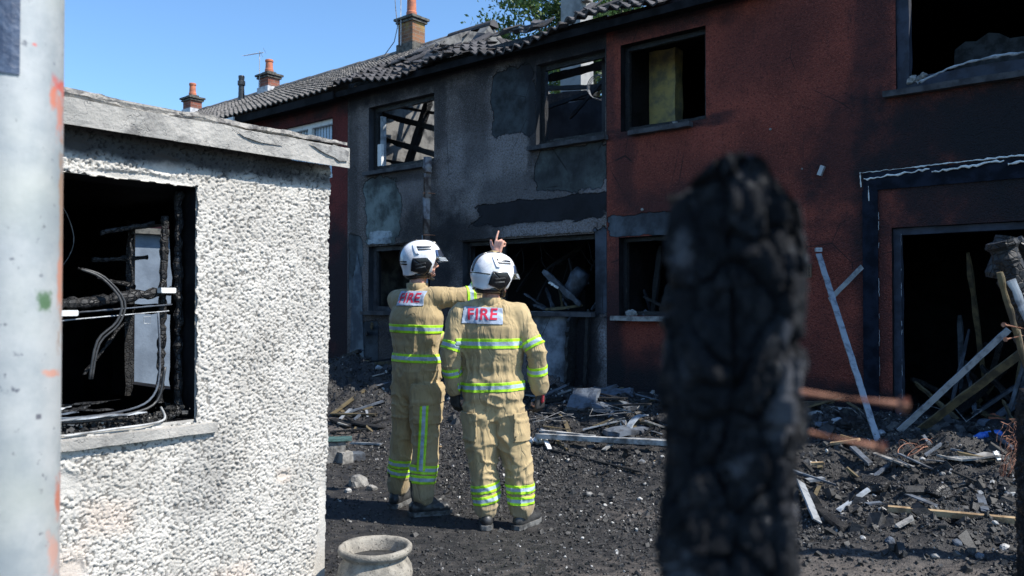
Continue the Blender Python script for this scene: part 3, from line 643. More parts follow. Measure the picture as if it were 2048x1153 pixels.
frame(HR, RH[2], t=.11, mat='bluechar', y=.03, d=.1); sill(HR, 3.8, 5.6, 3.55, 'sootsill')
frame(HR, RH[3], t=.07, mat='bluechar', y=.05, d=.08, bottom=False, name='door_frame')
for k in range(9):
    z = .7+k*.17+rr.uniform(-.08, .05); bm = B(); tube(bm, [(3.855+rr.uniform(-.003, .003), .035, z+.01*i) for i in range(int(rr.uniform(3, 14)))], rr.uniform(.0015, .0035), 5); put('paint_flake', bm, M['metal'], HR)
# charred canopy scar: white foam bead and black battens above the doorway
def ribbon(parent, pts, r, mat, name, flat=.5, seed=0, jit=.01):
    bm = B(); rn = random.Random(seed); P_ = []; rs = []; lw_ = rn.random()*9
    for a, b in zip(pts, pts[1:]):
        n = max(2, int((V(b)-V(a)).length/.03))
        for k in range(n): p = V(a).lerp(V(b), k/n); P_.append(p+V((0, 0, rn.uniform(-jit, jit)))); rs.append(r*max(.12, rn.uniform(.5, 1.3)*(.75+.9*mn.noise(p*7+V((lw_, 0, 0))))))
    P_.append(V(pts[-1])); rs.append(r*.5); tube(bm, P_, rs, 7); return put(name, bm, M[mat], parent)
ribbon(HR, [(3.50, -.02, 2.80), (5.8, -.02, 2.83)], .007, 'white', 'foam_bead', seed=1, jit=.005)
ribbon(HR, [(3.50, -.02, 2.80), (3.51, -.02, 2.66)], .009, 'white', 'foam_bead', seed=5, jit=.004); ribbon(HR, [(3.58, -.03, 2.66), (3.585, -.03, 2.52)], .008, 'white', 'foam_bead', seed=6, jit=.004)
for (a, b, s) in ((3.54, 4.12, 2), (4.14, 4.72, 3), (4.75, 5.6, 4)): ribbon(HR, [(a, -.03, 2.73+.02*(a-3.5)), (b, -.03, 2.76+.02*(b-3.5))], .011, 'white', 'foam_bead', seed=s, jit=.009)
M['tar'] = simple('black_tar_scar', (.004, .006, .011), (.012, .016, .028), .85, 6, 70, .004, spec=.12)
bm = B(); box(bm, 3.53, 5.8, -.018, -.003, 2.62, 2.79); put('canopy_scar', bm, M['tar'], HR)
bm = B(); box(bm, 3.52, 3.66, -.020, -.004, .45, 2.618); put('canopy_scar', bm, M['tar'], HR)
for k in range(10):
    z = .6+k*.2+rr.uniform(-.08, .08); bm = B(); tube(bm, [(3.668+rr.uniform(-.003, .003), -.018, z+.012*i) for i in range(int(rr.uniform(3, 15)))], rr.uniform(.0015, .003), 5); put('paint_flake', bm, M['metal'], HR)
# vent, small hook, wall stains
bm = B(); wall(bm, 2.83, 3.02, 1.79, 1.93, -.022, -.002, [(2.845+i*.0285, 2.845+i*.0285+.018, 1.803+j*.0305, 1.803+j*.0305+.02) for i in range(6) for j in range(4)]); put('air_brick', bm, simple('brown_vent', (.16, .10, .06)), HR)
bm = B(); box(bm, 2.835, 3.015, -.003, -.001, 1.795, 1.925); put('vent_dark', bm, M['soot'], HR)
for (u, z, s) in ((3.12, 2.85, .02), (1.05, 2.62, .02), (2.6, 3.35, .015), (2.93, 2.90, .012)):
    bm = B(); bmesh.ops.create_icosphere(bm, subdivisions=1, radius=s, matrix=Matrix.Translation((u, -.012, z))); put('wall_plug', bm, M['stone'], HR)
bm = B(); box(bm, -.02, .02, -.05, -.002, -.05, .05, 0, Matrix.Translation((3.13, 0, 2.86)) @ Matrix.Rotation(.4, 4, 'Y')); put('bracket', bm, M['metal'], HR)
# bricks of the exposed wall head
rr = random.Random(4)
for k in range(14):
    u = 1.52+k*.235; bm = B(); box(bm, u, u+.215, .005+rr.uniform(0, .03), .11, 5.004, 5.068); bmesh.ops.bevel(bm, geom=bm.edges[:], offset=.005, segments=1); put('brick', bm, M['brick'], HR)
# white melted gutter arc in the big upper window, room fittings
pts = []
for (x, y) in ((1835, 166), (1870, 150), (1910, 132), (1960, 119), (2010, 110), (2060, 104), (2110, 100)):
    u, z = fac(x, y, -.05); pts.append((u, -.05, z))
ribbon(HR, pts, .020, 'paleblue', 'melted_trim', seed=7, jit=.006)
for k, (x, y) in enumerate(((1828, 158), (1838, 160), (1846, 152), (1820, 163))):
    u, z = fac(x, y, .04); bm = B(); bmesh.ops.create_icosphere(bm, subdivisions=2, radius=.035); 
    for v_ in bm.verts: v_.co = v_.co*(1+.5*mn.noise(v_.co*40+V((k, 0, 0))))+V((u, .04, z)); 
    put('debris_lump', bm, M['stone'], HR)
beam(HR, (4.0, 1.6, 4.15), (5.4, 1.9, 4.1), .3, .5, 'slate', 'wall_remnant')
for k in range(26):
    x = rr.uniform(3.9, 5.6); z = rr.uniform(.5, 1.4 if k < 20 else 2.2); beam(HR, (x, rr.uniform(.5, 1.6), .45), (x+rr.uniform(-.4, .4), rr.uniform(.5, 1.6), z), .05, .06, ['char', 'brownwood', 'slate'][k % 3], 'burnt_fitting', 8, k)
for k in range(12):
    h = RH[0 if k < 4 else 1]; x = rr.uniform(h[0]+.1, h[1]-.1); bm = B(); bmesh.ops.create_icosphere(bm, subdivisions=1, radius=rr.uniform(.03, .06), matrix=Matrix.Translation((x, rr.uniform(.06, .2), h[2]+.02)))
    for v_ in bm.verts: v_.co += V(mn.noise_vector(v_.co*30))*.02
    put('debris_lump', bm, M[['char', 'slate', 'char', 'stone'][k % 4]], HR)
for k in range(5):
    x = .95+k*.12; beam(HR, (x, .4, 1.4), (x+.05, .5, 1.4+rr.uniform(.3, .9)), .05, .08, 'char', 'charred_upright', 8, k)
for k in range(40):
    par, h = ((HG, GH[3]), (HR, RH[1]), (HR, RH[3]), (HG, GH[2]))[k % 4]; x = rr.uniform(h[0]+.1, min(h[1], 5.4)-.1); y = rr.uniform(.10, .55); z = h[2]+.02
    a = V((x, y, z)); b = a+V((rr.uniform(-.45, .45), rr.uniform(-.1, .3), rr.uniform(.0, .35 if k % 3 else .9))); b.x = min(max(b.x, h[0]+.05), h[1]-.05); b.y = max(b.y, .09)
    beam(par, a, b, rr.uniform(.015, .05), rr.uniform(.015, .04), ['soot2', 'char', 'brownwood', 'slate', 'soot2', 'inner'][k % 6], 'burnt_debris', 7, k)
# roof of the red house behind its burnt edge
bm = B(); box(bm, 1.5, 8.3, .3, 3.6, 4.87, 4.95); put('roof_deck', bm, M['soot'], HR)

# ------------------------------------------------------------------ white outbuilding on the left
AN = empty('outbuilding', AO, math.atan2(AX.y, AX.x)); tag(AN, 'small white roughcast outbuilding with a flat concrete roof and a burnt-out window', 'outbuilding')
WH = (-2.0, -.758, 1.0, 2.085)
nx, nz = 430, 570; x_ = np.linspace(-1.75, .0, nx); z_ = np.linspace(-.05, 2.28, nz)
GX, GZ = np.meshgrid(x_, z_); H = np.zeros_like(GX)
rp = np.random.default_rng(3); npb = 62000
pxs = rp.uniform(-1.77, .02, npb); pzs = rp.uniform(-.06, 2.3, npb); pr = rp.uniform(.0038, .0082, npb); ph = rp.uniform(.5, 1., npb)
dx = x_[1]-x_[0]; dz = z_[1]-z_[0]
for a, b, r, h in zip(pxs, pzs, pr, ph):
    i0, i1 = max(0, int((a-r-x_[0])/dx)), min(nx, int((a+r-x_[0])/dx)+2); j0, j1 = max(0, int((b-r-z_[0])/dz)), min(nz, int((b+r-z_[0])/dz)+2)
    if i1 <= i0 or j1 <= j0: continue
    q = 1-((GX[j0:j1, i0:i1]-a)**2+(GZ[j0:j1, i0:i1]-b)**2)/(r*r)
    H[j0:j1, i0:i1] = np.maximum(H[j0:j1, i0:i1], np.sqrt(np.clip(q, 0, 1))*r*h)
Pn = np.stack([GX, GX*0, GZ], -1).reshape(-1, 3); lw = (fbm(Pn*3.2, 3, 5)).reshape(GX.shape)
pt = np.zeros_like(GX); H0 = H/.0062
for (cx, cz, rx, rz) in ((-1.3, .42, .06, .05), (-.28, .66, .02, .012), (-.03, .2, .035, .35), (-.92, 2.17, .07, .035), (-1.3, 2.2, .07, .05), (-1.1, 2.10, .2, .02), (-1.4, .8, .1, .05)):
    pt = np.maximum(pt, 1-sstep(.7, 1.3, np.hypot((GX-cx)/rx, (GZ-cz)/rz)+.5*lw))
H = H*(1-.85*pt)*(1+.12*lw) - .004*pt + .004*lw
fc = grid_faces(nx, nz); vp = np.stack([GX, GX*0-.014-H*1.45, GZ], -1).reshape(-1, 3); cen = vp[fc].mean(1)
jag = .010*vnoise(np.stack([cen[:, 2]*30, cen[:, 0]*30, cen[:, 0]*0], -1), 2)
keep = ~((cen[:, 0] < WH[1]+jag) & (cen[:, 2] > WH[2]-.015+jag) & (cen[:, 2] < WH[3]+jag))
edge_j = .006*vnoise(np.stack([cen[:, 2]*40, cen[:, 2]*0, cen[:, 2]*0], -1), 4)
keep &= cen[:, 0] < -.004+edge_j-.012*(cen[:, 2] < .72)
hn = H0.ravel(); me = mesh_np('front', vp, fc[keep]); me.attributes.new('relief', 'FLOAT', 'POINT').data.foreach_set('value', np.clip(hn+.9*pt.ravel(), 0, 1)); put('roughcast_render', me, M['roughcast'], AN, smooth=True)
bm = B(); wall(bm, -3.0, -.012, -.1, 2.262, 0, .2, [WH], 0, 1); put('front_wall', bm, [simple('bare_block_wall', (.5, .48, .44), (.35, .33, .3)), M['soot']], AN)
bm = B()                                                   # side wall with its own window, rear and far walls
for (y0, y1, z0, z1) in ((.202, 1.36, -.1, 2.262), (1.36, 2.2, -.1, .98), (1.36, 2.2, 2.06, 2.262), (2.2, 3.0, -.1, 2.262)): box(bm, -.11, -.012, y0, y1-.001, z0, z1)
box(bm, -3.0, -.111, 2.8, 3.0, -.1, 2.262); box(bm, -3.0, -2.8, .202, 2.798, -.1, 2.262); put('side_wall', bm, M['soot'], AN)
bm = B(); box(bm, -2.798, -.112, .203, 2.797, 2.19, 2.26); put('ceiling', bm, M['soot'], AN)
bm = B()
box(bm, -.17, -.112, 1.30, 1.38, .9, 2.1); box(bm, -.17, -.112, 2.0, 2.2, .9, 2.1); box(bm, -.17, -.112, 1.385, 1.995, 1.47, 1.53); bmesh.ops.subdivide_edges(bm, edges=[e for e in bm.edges if e.calc_length() > .3], cuts=14, use_grid_fill=True)
for v_ in bm.verts: v_.co += V(mn.noise_vector(v_.co*20))*.02
put('charred_frame', bm, M['char'], AN)
bm = B(); box(bm, -2.7, -.35, 2.70, 2.79, .0, 2.2); put('charred_panel', bm, M['soot'], AN)
# roof slab: cracked fascia + rough crust on top
def rough_slab(x0, x1, y0, y1, z0, z1, amp, res, mat, name, zn=0, seed=0, parent=None, bot=0.):
    bm = B(); box(bm, x0, x1, y0, y1, z0, z1)
    me = bpy.data.meshes.new('t'); bm.to_mesh(me); bm.free()
    nx_ = int((x1-x0)/res); ny_ = max(2, int((y1-y0)/.15)); nz_ = max(3, int((z1-z0)/res))
    loop = [(y0+.0, z0+(z1-z0)*k/nz_) for k in range(nz_+1)] + [(y0+(y1-y0)*k/ny_, z1) for k in range(1, ny_+1)] + [(y1, z0)]
    xx = np.linspace(x0, x1, nx_+1); L = np.array(loop); A, Bq = np.meshgrid(xx, np.arange(len(L)))
    P_ = np.stack([A, L[Bq, 0], L[Bq, 1]], -1).reshape(-1, 3); nn = fbm(P_*9, 5, seed); n2 = fbm(P_*2.2, 3, seed+5); n3 = fbm(P_*31, 3, seed+8)
    front = P_[:, 1] < y0+.01
    P_[:, 1] += np.where(front, -amp*(nn*.6+n3*.35), 0); top = (P_[:, 2] > z1-.002)
    P_[:, 2] += np.where(top, amp*(n2*zn+nn*.6), 0) + np.where((P_[:, 2] < z0+.002), bot*(n2+nn*.7), 0)
    Fq = grid_faces(nx_+1, len(L)); nP = len(P_)
    me2 = mesh_np(name, P_, Fq); o = put(name, me2, mat, parent); 
    bmx = B(); bmx.from_mesh(me2); bmesh.ops.holes_fill(bmx, edges=[e for e in bmx.edges if e.is_boundary], sides=0); bmesh.ops.recalc_face_normals(bmx, faces=bmx.faces); bmx.to_mesh(me2); bmx.free()
    return o
rough_slab(-3.1, .055, -.115, 3.1, 2.264, 2.372, .006, .012, M['aconc'], 'roof_slab', 0, 1, AN)
M['crust'] = simple('rough_mortar_crust', (.40, .37, .33), (.14, .13, .125), .95, 14, 70, .008, lo=.42, hi=.62)
rough_slab(-3.1, .045, -.108, 3.08, 2.388, 2.408, .014, .010, M['crust'], 'roof_crust', 1.0, 11, AN, bot=.014)
bm = B(); box(bm, -3.08, .02, -.085, 3.05, 2.3725, 2.3835); put('roof_felt', bm, M['soot'], AN)
for k, pts in enumerate(([(-.62, 2.345), (-.5, 2.325), (-.36, 2.318), (-.40, 2.345), (-.56, 2.362)], [(-.2, 2.355), (-.05, 2.30), (.03, 2.30), (.04, 2.36), (-.1, 2.366)])):
    o = crust(AN, pts, .005, M['aconc'] if k != 1 else M['stone'], 'concrete_flake', k); o.location.y = -.118
# window: sloping sill, charred casement, cables and ash
bm = B(); box(bm, -2.1, -.665, -.045, .20, .935, .998)
for v_ in bm.verts:
    if v_.co.z > .97 and v_.co.y < 0: v_.co.z -= .02
bmesh.ops.subdivide_edges(bm, edges=[e for e in bm.edges if e.calc_length() > .5], cuts=30, use_grid_fill=True)
for v_ in bm.verts: v_.co += V(mn.noise_vector(v_.co*16))*.004
put('window_sill', bm, M['aconc'], AN)
WX0 = -1.62
def nbar(name, pts, w, h, mat, par, seed=0, amp=.012, sc=30):
    bm = B(); P_ = []
    for a, b in zip(pts, pts[1:]):
        n = max(2, int((V(b)-V(a)).length/.02)); P_ += [V(a).lerp(V(b), k/n) for k in range(n)]
    P_.append(V(pts[-1])); rings = []
    for p in P_:
        q = 1+.6*mn.noise(p*sc+V((seed, 0, 0))); rings.append((p+V(mn.noise_vector(p*sc*.7))*amp, V((0, w*q, 0)) if abs((V(pts[-1])-V(pts[0])).normalized().y) < .9 else V((w*q, 0, 0)), V((0, 0, h*q)) if abs((V(pts[-1])-V(pts[0])).x) > abs((V(pts[-1])-V(pts[0])).z) else V((w*q, 0, 0))))
    loft(bm, rings, 8); return put(name, bm, mat, par)
wn_ = nbar('window_frame', [(-.785, .10, 1.02), (-.79, .10, 2.07)], .018, .02, M['char'], AN, 1)
nbar('frame_rail', [(-1.66, .09, 1.53), (-1.2, .09, 1.545), (-.83, .09, 1.60)], .022, .024, M['char'], wn_, 2, .008, 70)
nbar('frame_rail', [(-1.66, .06, 1.47), (-.84, .06, 1.535)], .006, .0035, M['slate'], wn_, 3, .001)
nbar('frame_rail', [(-1.50, .05, 1.455), (-.86, .05, 1.505)], .005, .003, M['metal'], wn_, 4, .001)
nbar('frame_stile', [(-1.36, .10, 1.05), (-1.35, .10, 1.90)], .014, .02, M['char'], wn_, 5, .008)
nbar('frame_stile', [(-.865, .12, 1.08), (-.845, .12, 1.95)], .018, .018, M['char'], wn_, 6, .007, 60)
nbar('frame_stile', [(-.99, .14, 1.62), (-.995, .14, 1.84)], .006, .02, M['char'], wn_, 7, .01)
for k, (a, b) in enumerate((((-1.1, .2, 1.86), (-.86, .2, 1.92)), ((-1.1, .3, 1.74), (-.84, .3, 1.76)), ((-1.1, .25, 1.66), (-.9, .3, 1.62)), ((-1.15, .25, 1.22), (-.95, .3, 1.45)))): nbar('burnt_slat', [a, b], .009, .011, M['char'], wn_, 20+k, .007)
for (x, z) in ((-.87, 1.60), (-1.30, 1.50)):
    bm = B(); box(bm, x-.035, x+.035, .03, .07, z-.012, z+.012); bmesh.ops.bevel(bm, geom=bm.edges[:], offset=.004, segments=1); put('clip', bm, M['white'], wn_)
bm = B(); tube(bm, [(-.985, .03, 1.45), (-.955, .03, 1.45), (-.955, .03, 1.48), (-.985, .03, 1.48), (-.985, .03, 1.452)], .002, 5); put('hook', bm, M['metal'], wn_)
for pts, r, m in (([(-1.26, .05, 1.69), (-1.17, .03, 1.65), (-1.10, .0, 1.55), (-1.12, .0, 1.46), (-1.20, .0, 1.38), (-1.23, .0, 1.22)], .006, 'rubber'), ([(-1.245, .05, 1.69), (-1.16, .03, 1.655), (-1.085, .0, 1.55), (-1.11, .0, 1.45), (-1.19, .0, 1.37), (-1.22, .0, 1.22)], .005, 'rubber'),
                  ([(-1.5, .05, 1.09), (-1.3, .03, 1.06), (-1.05, .03, 1.07), (-.93, .05, 1.12), (-.90, .05, 1.25), (-.91, .05, 1.5)], .005, 'slate'), ([(-1.5, .03, 1.07), (-1.3, .01, 1.045), (-1.05, .01, 1.055), (-.92, .03, 1.10), (-.885, .03, 1.25)], .006, 'rubber'),
                  ([(-1.36, -.01, .992), (-1.15, -.015, 1.0), (-1.0, -.02, 1.003), (-.92, -.01, 1.01), (-.90, 0, 1.03), (-.91, .02, 1.07)], .0055, 'dirtywhite'), ([(-1.24, .4, 2.05), (-1.17, .4, 1.95), (-1.14, .4, 1.82), (-1.2, .4, 1.7), (-1.3, .4, 1.66)], .002, 'cable')):
    P_ = []
    for i in range(len(pts)-1):
        for t in (0, .25, .5, .75):
            p0, p1, p2, p3 = [V(pts[max(0, min(len(pts)-1, i+j))]) for j in (-1, 0, 1, 2)]
            P_.append(.5*((2*p1)+(p2-p0)*t+(2*p0-5*p1+4*p2-p3)*t*t+(3*p1-p0-3*p2+p3)*t**3))
    P_.append(V(pts[-1])); bm = B(); tube(bm, P_, r, 6); put('cable', bm, M[m], AN, smooth=True)
rr = random.Random(12)
for k in range(10):
    a = V((-1.45+rr.uniform(0, .1), rr.uniform(.0, .15), 1.03+k*.008)); b = a+V((rr.uniform(.15, .42), rr.uniform(-.03, .04), rr.uniform(-.05, .03)))
    beam(AN, a, b, .03, .008, ['char', 'char', 'slate', 'metal'][k % 4], 'burnt_slat', 8, k)
def chunks(n, fp, smin, smax, seed, weights=(.84, .11, .05)):
    """n jittered angular chunks; fp(k) -> positions array"""
    rg = np.random.default_rng(seed); cube = np.array([(x, y, z) for x in (-1, 1) for y in (-1, 1) for z in (-1, 1)], float)
    F = np.array([(0, 1, 3, 2), (4, 6, 7, 5), (0, 4, 5, 1), (2, 3, 7, 6), (0, 2, 6, 4), (1, 5, 7, 3)])
    P0 = fp(rg, n); s = smin+(smax-smin)*rg.random(n)**3.2; q = rg.normal(size=(n, 4)); q /= np.linalg.norm(q, axis=1)[:, None]
    w, x, y, z = q.T
    Rm = np.stack([1-2*(y*y+z*z), 2*(x*y-z*w), 2*(x*z+y*w), 2*(x*y+z*w), 1-2*(x*x+z*z), 2*(y*z-x*w), 2*(x*z-y*w), 2*(y*z+x*w), 1-2*(x*x+y*y)], -1).reshape(n, 3, 3)
    asp = rg.uniform(.35, 1., (n, 1, 3)); L = cube[None]*asp*(1+rg.uniform(-.45, .25, (n, 8, 3)))*s[:, None, None]*.5
    W_ = np.einsum('nij,nkj->nki', Rm, L)+P0[:, None]
    Fc = (F[None]+8*np.arange(n)[:, None, None]).reshape(-1, 4); mi = np.repeat(rg.choice(len(weights), n, p=weights), 6)
    return W_.reshape(-1, 3), Fc, mi
def fp_sill(rg, n):
    x = rg.uniform(-1.5, -.77, n); y = rg.uniform(.0, .2, n); return np.stack([x, y, 1.0+.035*rg.random(n)**2+.03*np.exp(-((x+.8)/.06)**2)], -1)
P_, Fc, mi = chunks(900, fp_sill, .006, .028, 5); o = put('ash_on_sill', mesh_np('a', P_, Fc, mi), [M['blacklayer'], M['ashgrey'], M['ashwhite']], AN); tag(o, kind='stuff')

# ------------------------------------------------------------------ posts close to the camera
g = None
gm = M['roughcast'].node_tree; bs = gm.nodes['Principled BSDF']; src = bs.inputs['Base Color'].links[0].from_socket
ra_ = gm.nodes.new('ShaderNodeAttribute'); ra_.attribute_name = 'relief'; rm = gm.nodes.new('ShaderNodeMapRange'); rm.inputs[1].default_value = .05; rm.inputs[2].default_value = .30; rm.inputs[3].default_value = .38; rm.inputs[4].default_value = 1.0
gm.links.new(ra_.outputs['Fac'], rm.inputs[0]); mm = gm.nodes.new('ShaderNodeVectorMath'); mm.operation = 'SCALE'; gm.links.new(src, mm.inputs[0]); gm.links.new(rm.outputs[0], mm.inputs['Scale']); gm.links.new(mm.outputs[0], bs.inputs['Base Color'])  # low pits darkened in the colour: painted shade between the pebbles
g = G('galvanised_post'); o3 = g.sep(); nz_ = g.noise(5, 6, .65)
c = g.mix(g.mr(nz_, .35, .65), (.45, .46, .45), (.29, .32, .33)); c = g.mix(g.mr(g.noise(45, 4), .64, .72), c, (.12, .13, .15))
c = g.mix(g.mr(g.noise(2, 3), .5, .7, 0, .5), c, (.55, .55, .45))
for (yy, zz, ry, rz_2, cc) in ((.090, 1.975, .010, .014, (.62, .10, .07)), (.078, 1.945, .005, .025, (.62, .20, .12)), (.090, 1.925, .006, .045, (.60, .24, .17)), (.0965, 1.68, .005, .16, (.36, .22, .14)), (.093, 1.585, .005, .06, (.55, .26, .18)), (.066, 1.55, .010, .016, (.06, .14, .05)), (.080, 1.41, .012, .006, (.6, .3, .22)), (.094, 1.16, .005, .035, (.55, .17, .10)), (.086, 1.05, .009, .04, (.58, .33, .26)), (.045, 2.04, .004, .003, (.6, .15, .12)), (.058, 1.33, .004, .004, (.1, .1, .12))):
    c = g.mix(g.ma('MULTIPLY', g.blob(yy, zz, ry, rz_2, .8, .5, 30.), .9), c, cc)
g.col(c); g.rough(.5); g.b.inputs['Metallic'].default_value = .15; g.nrm(g.bump(g.noise(60, 4), .0006)); M['post'] = g.m
PC = V((-.996, 1.6, 0)); bm = B()
loft(bm, [(V((0, 0, z)), V((.1, 0, 0)), V((0, .1, 0))) for z in np.linspace(-.1, 4.5, 12)], 48)
po = put('steel_post', bm, M['post'], None, PC, smooth=False); po.rotation_euler.z = R(32); 
for p in po.data.polygons: p.use_smooth = len(p.vertices) == 4
tag(po, 'thick pale steel post with orange-red paint smears and a dark sticker', 'post')
bm = B(); rings = []; A1, A2 = R(-172), R(-78)
for k in range(13):
    a = A1+(A2-A1)*k/12; rings.append([bm.verts.new((r*math.cos(a), r*math.sin(a), z)) for r, z in ((.1005, 1.975), (.103, 1.975), (.103, 2.6), (.1005, 2.6))])
for r0, r1 in zip(rings, rings[1:]):
    for i in range(4): bm.faces.new((r0[i], r1[i], r1[(i+1) % 4], r0[(i+1) % 4]))
bm.faces.new(rings[0]); bm.faces.new(rings[-1][::-1])
put('sticker', bm, simple('dark_blue_sticker', (.035, .055, .10), (.06, .09, .15), .5, 40), po)
# charred fence post
def cells(Q, sc, seed):
    C = Q*np.array(sc); ci = np.floor(C).astype(int); best = np.full(len(Q), 9.); sec = best.copy(); val = np.zeros(len(Q)); tl = np.zeros(len(Q))
    for a in (-1, 0, 1):
        for b in (-1, 0, 1):
            for c_ in (-1, 0, 1):
                K = ci+np.array([a, b, c_]); hh = [hsh(K[:, 0], K[:, 1], K[:, 2], seed+i) for i in range(6)]; f = np.stack([K[:, i]+.1+.8*hh[i] for i in range(3)], -1); dv = C-f
                d = np.linalg.norm(dv, axis=1); nb = d < best; sec = np.where(nb, best, np.minimum(sec, d)); val = np.where(nb, hh[3], val)
                tl = np.where(nb, dv[:, 2]*(hh[4]-.5)+dv[:, 0]*(hh[5]-.5), tl); best = np.where(nb, d, best)
    return sec-best, val, tl
def burnt_block(hx, hy, z0, z1, seed, res=.0045, amp=.012, prof=None, topf=None):
    nz_ = int((z1-z0)/res); per = []; n1, n2 = int(2*hx/res), int(2*hy/res)
    for k in range(n1): per.append((-hx+2*hx*k/n1, -hy))
    for k in range(n2): per.append((hx, -hy+2*hy*k/n2))
    for k in range(n1): per.append((hx-2*hx*k/n1, hy))
    for k in range(n2): per.append((-hx, hy-2*hy*k/n2))
    per = np.array(per); m = len(per); zz = np.linspace(z0, z1, nz_)
    Q = np.concatenate([np.repeat(per[None], nz_, 0), np.repeat(zz[:, None, None], m, 1)], -1).reshape(-1, 3)
    rad = np.linalg.norm(Q[:, :2], axis=1); Q[:, :2] *= (((hx*hy)**.5)*1.02/rad)[:, None]**.3
    s_ = .05/hx; e1, v1, t1 = cells(Q+.008*np.stack([vnoise(Q*40, 5), vnoise(Q*40, 6), vnoise(Q*40, 7)], -1), (30*s_, 30*s_, 17*s_), seed); e2, v2, t2 = cells(Q, (85*s_, 85*s_, 48*s_), seed+20)
    disp = (sstep(0, .10, e1)-1)*amp*.8+(v1-.5)*amp*1.0+t1*amp*1.1+(sstep(0, .2, e2)-1)*amp*.28+t2*amp*.35+(v2-.5)*amp*.3+fbm(Q*9, 3, seed)*amp*.5+fbm(Q*np.array([120, 120, 20]), 2, seed+3)*amp*.10
    nrm = Q[:, :2]/np.linalg.norm(Q[:, :2], axis=1)[:, None]; Q[:, :2] += nrm*disp[:, None]
    top = sstep(z1-.09, z1, Q[:, 2])
    if topf: Q[:, 2] += top*np.array([topf(x) for x in Q[:, 0]/hx])*hx
    Q[:, 2] += top*(.3*hx*fbm(Q*22, 3, seed+9)); Q[:, :2] *= (1-.04*sstep(.6, 1, top))[:, None]
    if prof:
        for i in range(len(Q)): sc_, sh_ = prof(Q[i, 2]); Q[i, 0] = Q[i, 0]*sc_+sh_
    i = np.arange(nz_*m).reshape(nz_, m); j = np.roll(i, -1, 1)
    F = np.stack([i[:-1], j[:-1], j[1:], i[1:]], -1).reshape(-1, 4)
    me = mesh_np('blk', Q, F); bmx = B(); bmx.from_mesh(me)
    bmx.verts.ensure_lookup_table(); ring = [bmx.verts[int(q)] for q in i[-1]]; cen_ = bmx.verts.new(sum((v_.co for v_ in ring), V())/len(ring)-V((0, 0, .1*hx)))
    for k in range(m): bmx.faces.new((ring[k], ring[(k+1) % m], cen_))
    bmesh.ops.recalc_face_normals(bmx, faces=bmx.faces); return bmx
g = G('alligator_char'); nz_ = g.noise(18, 6, .65); 
c = g.mix(g.mr(nz_, .5, .72), (.004, .0045, .0065), (.012, .013, .017)); c = g.mix(g.mr(g.noise(17, 4, .65), .56, .66), c, (.07, .07, .077)); c = g.mix(g.mr(g.noise(7, 3), .56, .70), c, (.030, .016, .009))
g.col(c); g.rough(g.mr(g.noise(50, 4), .36, .52, .14, .85)); g.spec(.32); g.nrm(g.bump(g.noise(240, 5, .7), .0022)); M['gator'] = g.m
PP = V((.1685, .62, 0))
def pprof(z):
    K = ((.9, 1.06, -.001), (1.40, 1.05, -.002), (1.50, 1.02, .002), (1.58, 1.0, .001), (1.66, .97, 0))
    for (a, b, c), (d, e, f) in zip(K, K[1:]):
        if z <= d: t = max(0, (z-a)/(d-a)); return b+(e-b)*t, c+(f-c)*t
    return .97, 0
bm = burnt_block(.048, .045, .95, 1.640, 21, .0026, .0105, pprof, lambda x: -.30*max(0, -x)-.2*max(0, -x-.5)-1.3*max(0, x-.55)+.18*(x > .05))
bmesh.ops.scale(bm, verts=bm.verts, vec=(1.0, .86, 1)); bmesh.ops.rotate(bm, verts=bm.verts, matrix=Matrix.Rotation(R(-23), 3, 'Z')); pst = put('charred_post', bm, M['gator'], None, PP, smooth=False); tag(pst, 'blackened fence post with deep charring and a broken top, very close in the foreground', 'post')
pst.scale = (1, 1, 1)
for (x0, z0, x1, z1, y) in ((.045, 1.482, .118, 1.474, -.01), (.045, 1.452, .112, 1.438, .015)):
    bm = B(); a, b = V((x0, y, z0)), V((x1, y-.01, z1)); d = (b-a).normalized()
    tube(bm, [a, b], .0028, 10); tube(bm, [b-d*.001, b+d*.003], .0062, 14); put('rusty_nail', bm, M['rust'], pst)
# burnt frame timbers at the right edge, held together
bf = empty('leaning_timber', (2.05, 3.1, 0)); tag(bf, 'charred leaning timber with scorched metal edge and rusty nails at the right edge', 'timber')
def P3(px, py, D): return at(px, py, D)-V(bf.location)
def bar(name, pa, pb, w, t, mat, par, seed=0, amp=.01):
    bm = B(); n = max(4, int((pb-pa).length/.02)); rings = []; d = (pb-pa).normalized(); sx = d.cross(V((0, 1, 0))).normalized(); sy = d.cross(sx)
    for k in range(n+1):
        p = pa.lerp(pb, k/n); q = 1+.35*mn.noise(p*28+V((seed, 0, 0))); rings.append((p+V(mn.noise_vector(p*18))*amp, sx*w*q, sy*t*q))
    loft(bm, rings, 10); return put(name, bm, mat, par)
bar('charred_timber', P3(2003, 478, 3.1), P3(2125, 900, 3.1), .048, .05, M['char'], bf, 1, .018)
bar('charred_timber', P3(1990, 560, 3.14), P3(2012, 470, 3.12), .035, .05, M['char'], bf, 2, .02)
bar('charred_timber', P3(2028, 480, 3.12), P3(2085, 540, 3.1), .022, .03, M['char'], bf, 3, .014)
bar('metal_edge', P3(2022, 560, 3.02), P3(2075, 680, 3.02), .016, .004, M['metal'], bf, 4, .004)
bar('metal_edge', P3(1998, 545, 3.05), P3(2062, 765, 3.05), .010, .012, M['brownwood'], bf, 5, .004)
bar('metal_edge', P3(2038, 660, 3.0), P3(2056, 745, 3.0), .004, .004, M['oldwood'], bf, 8, .002)
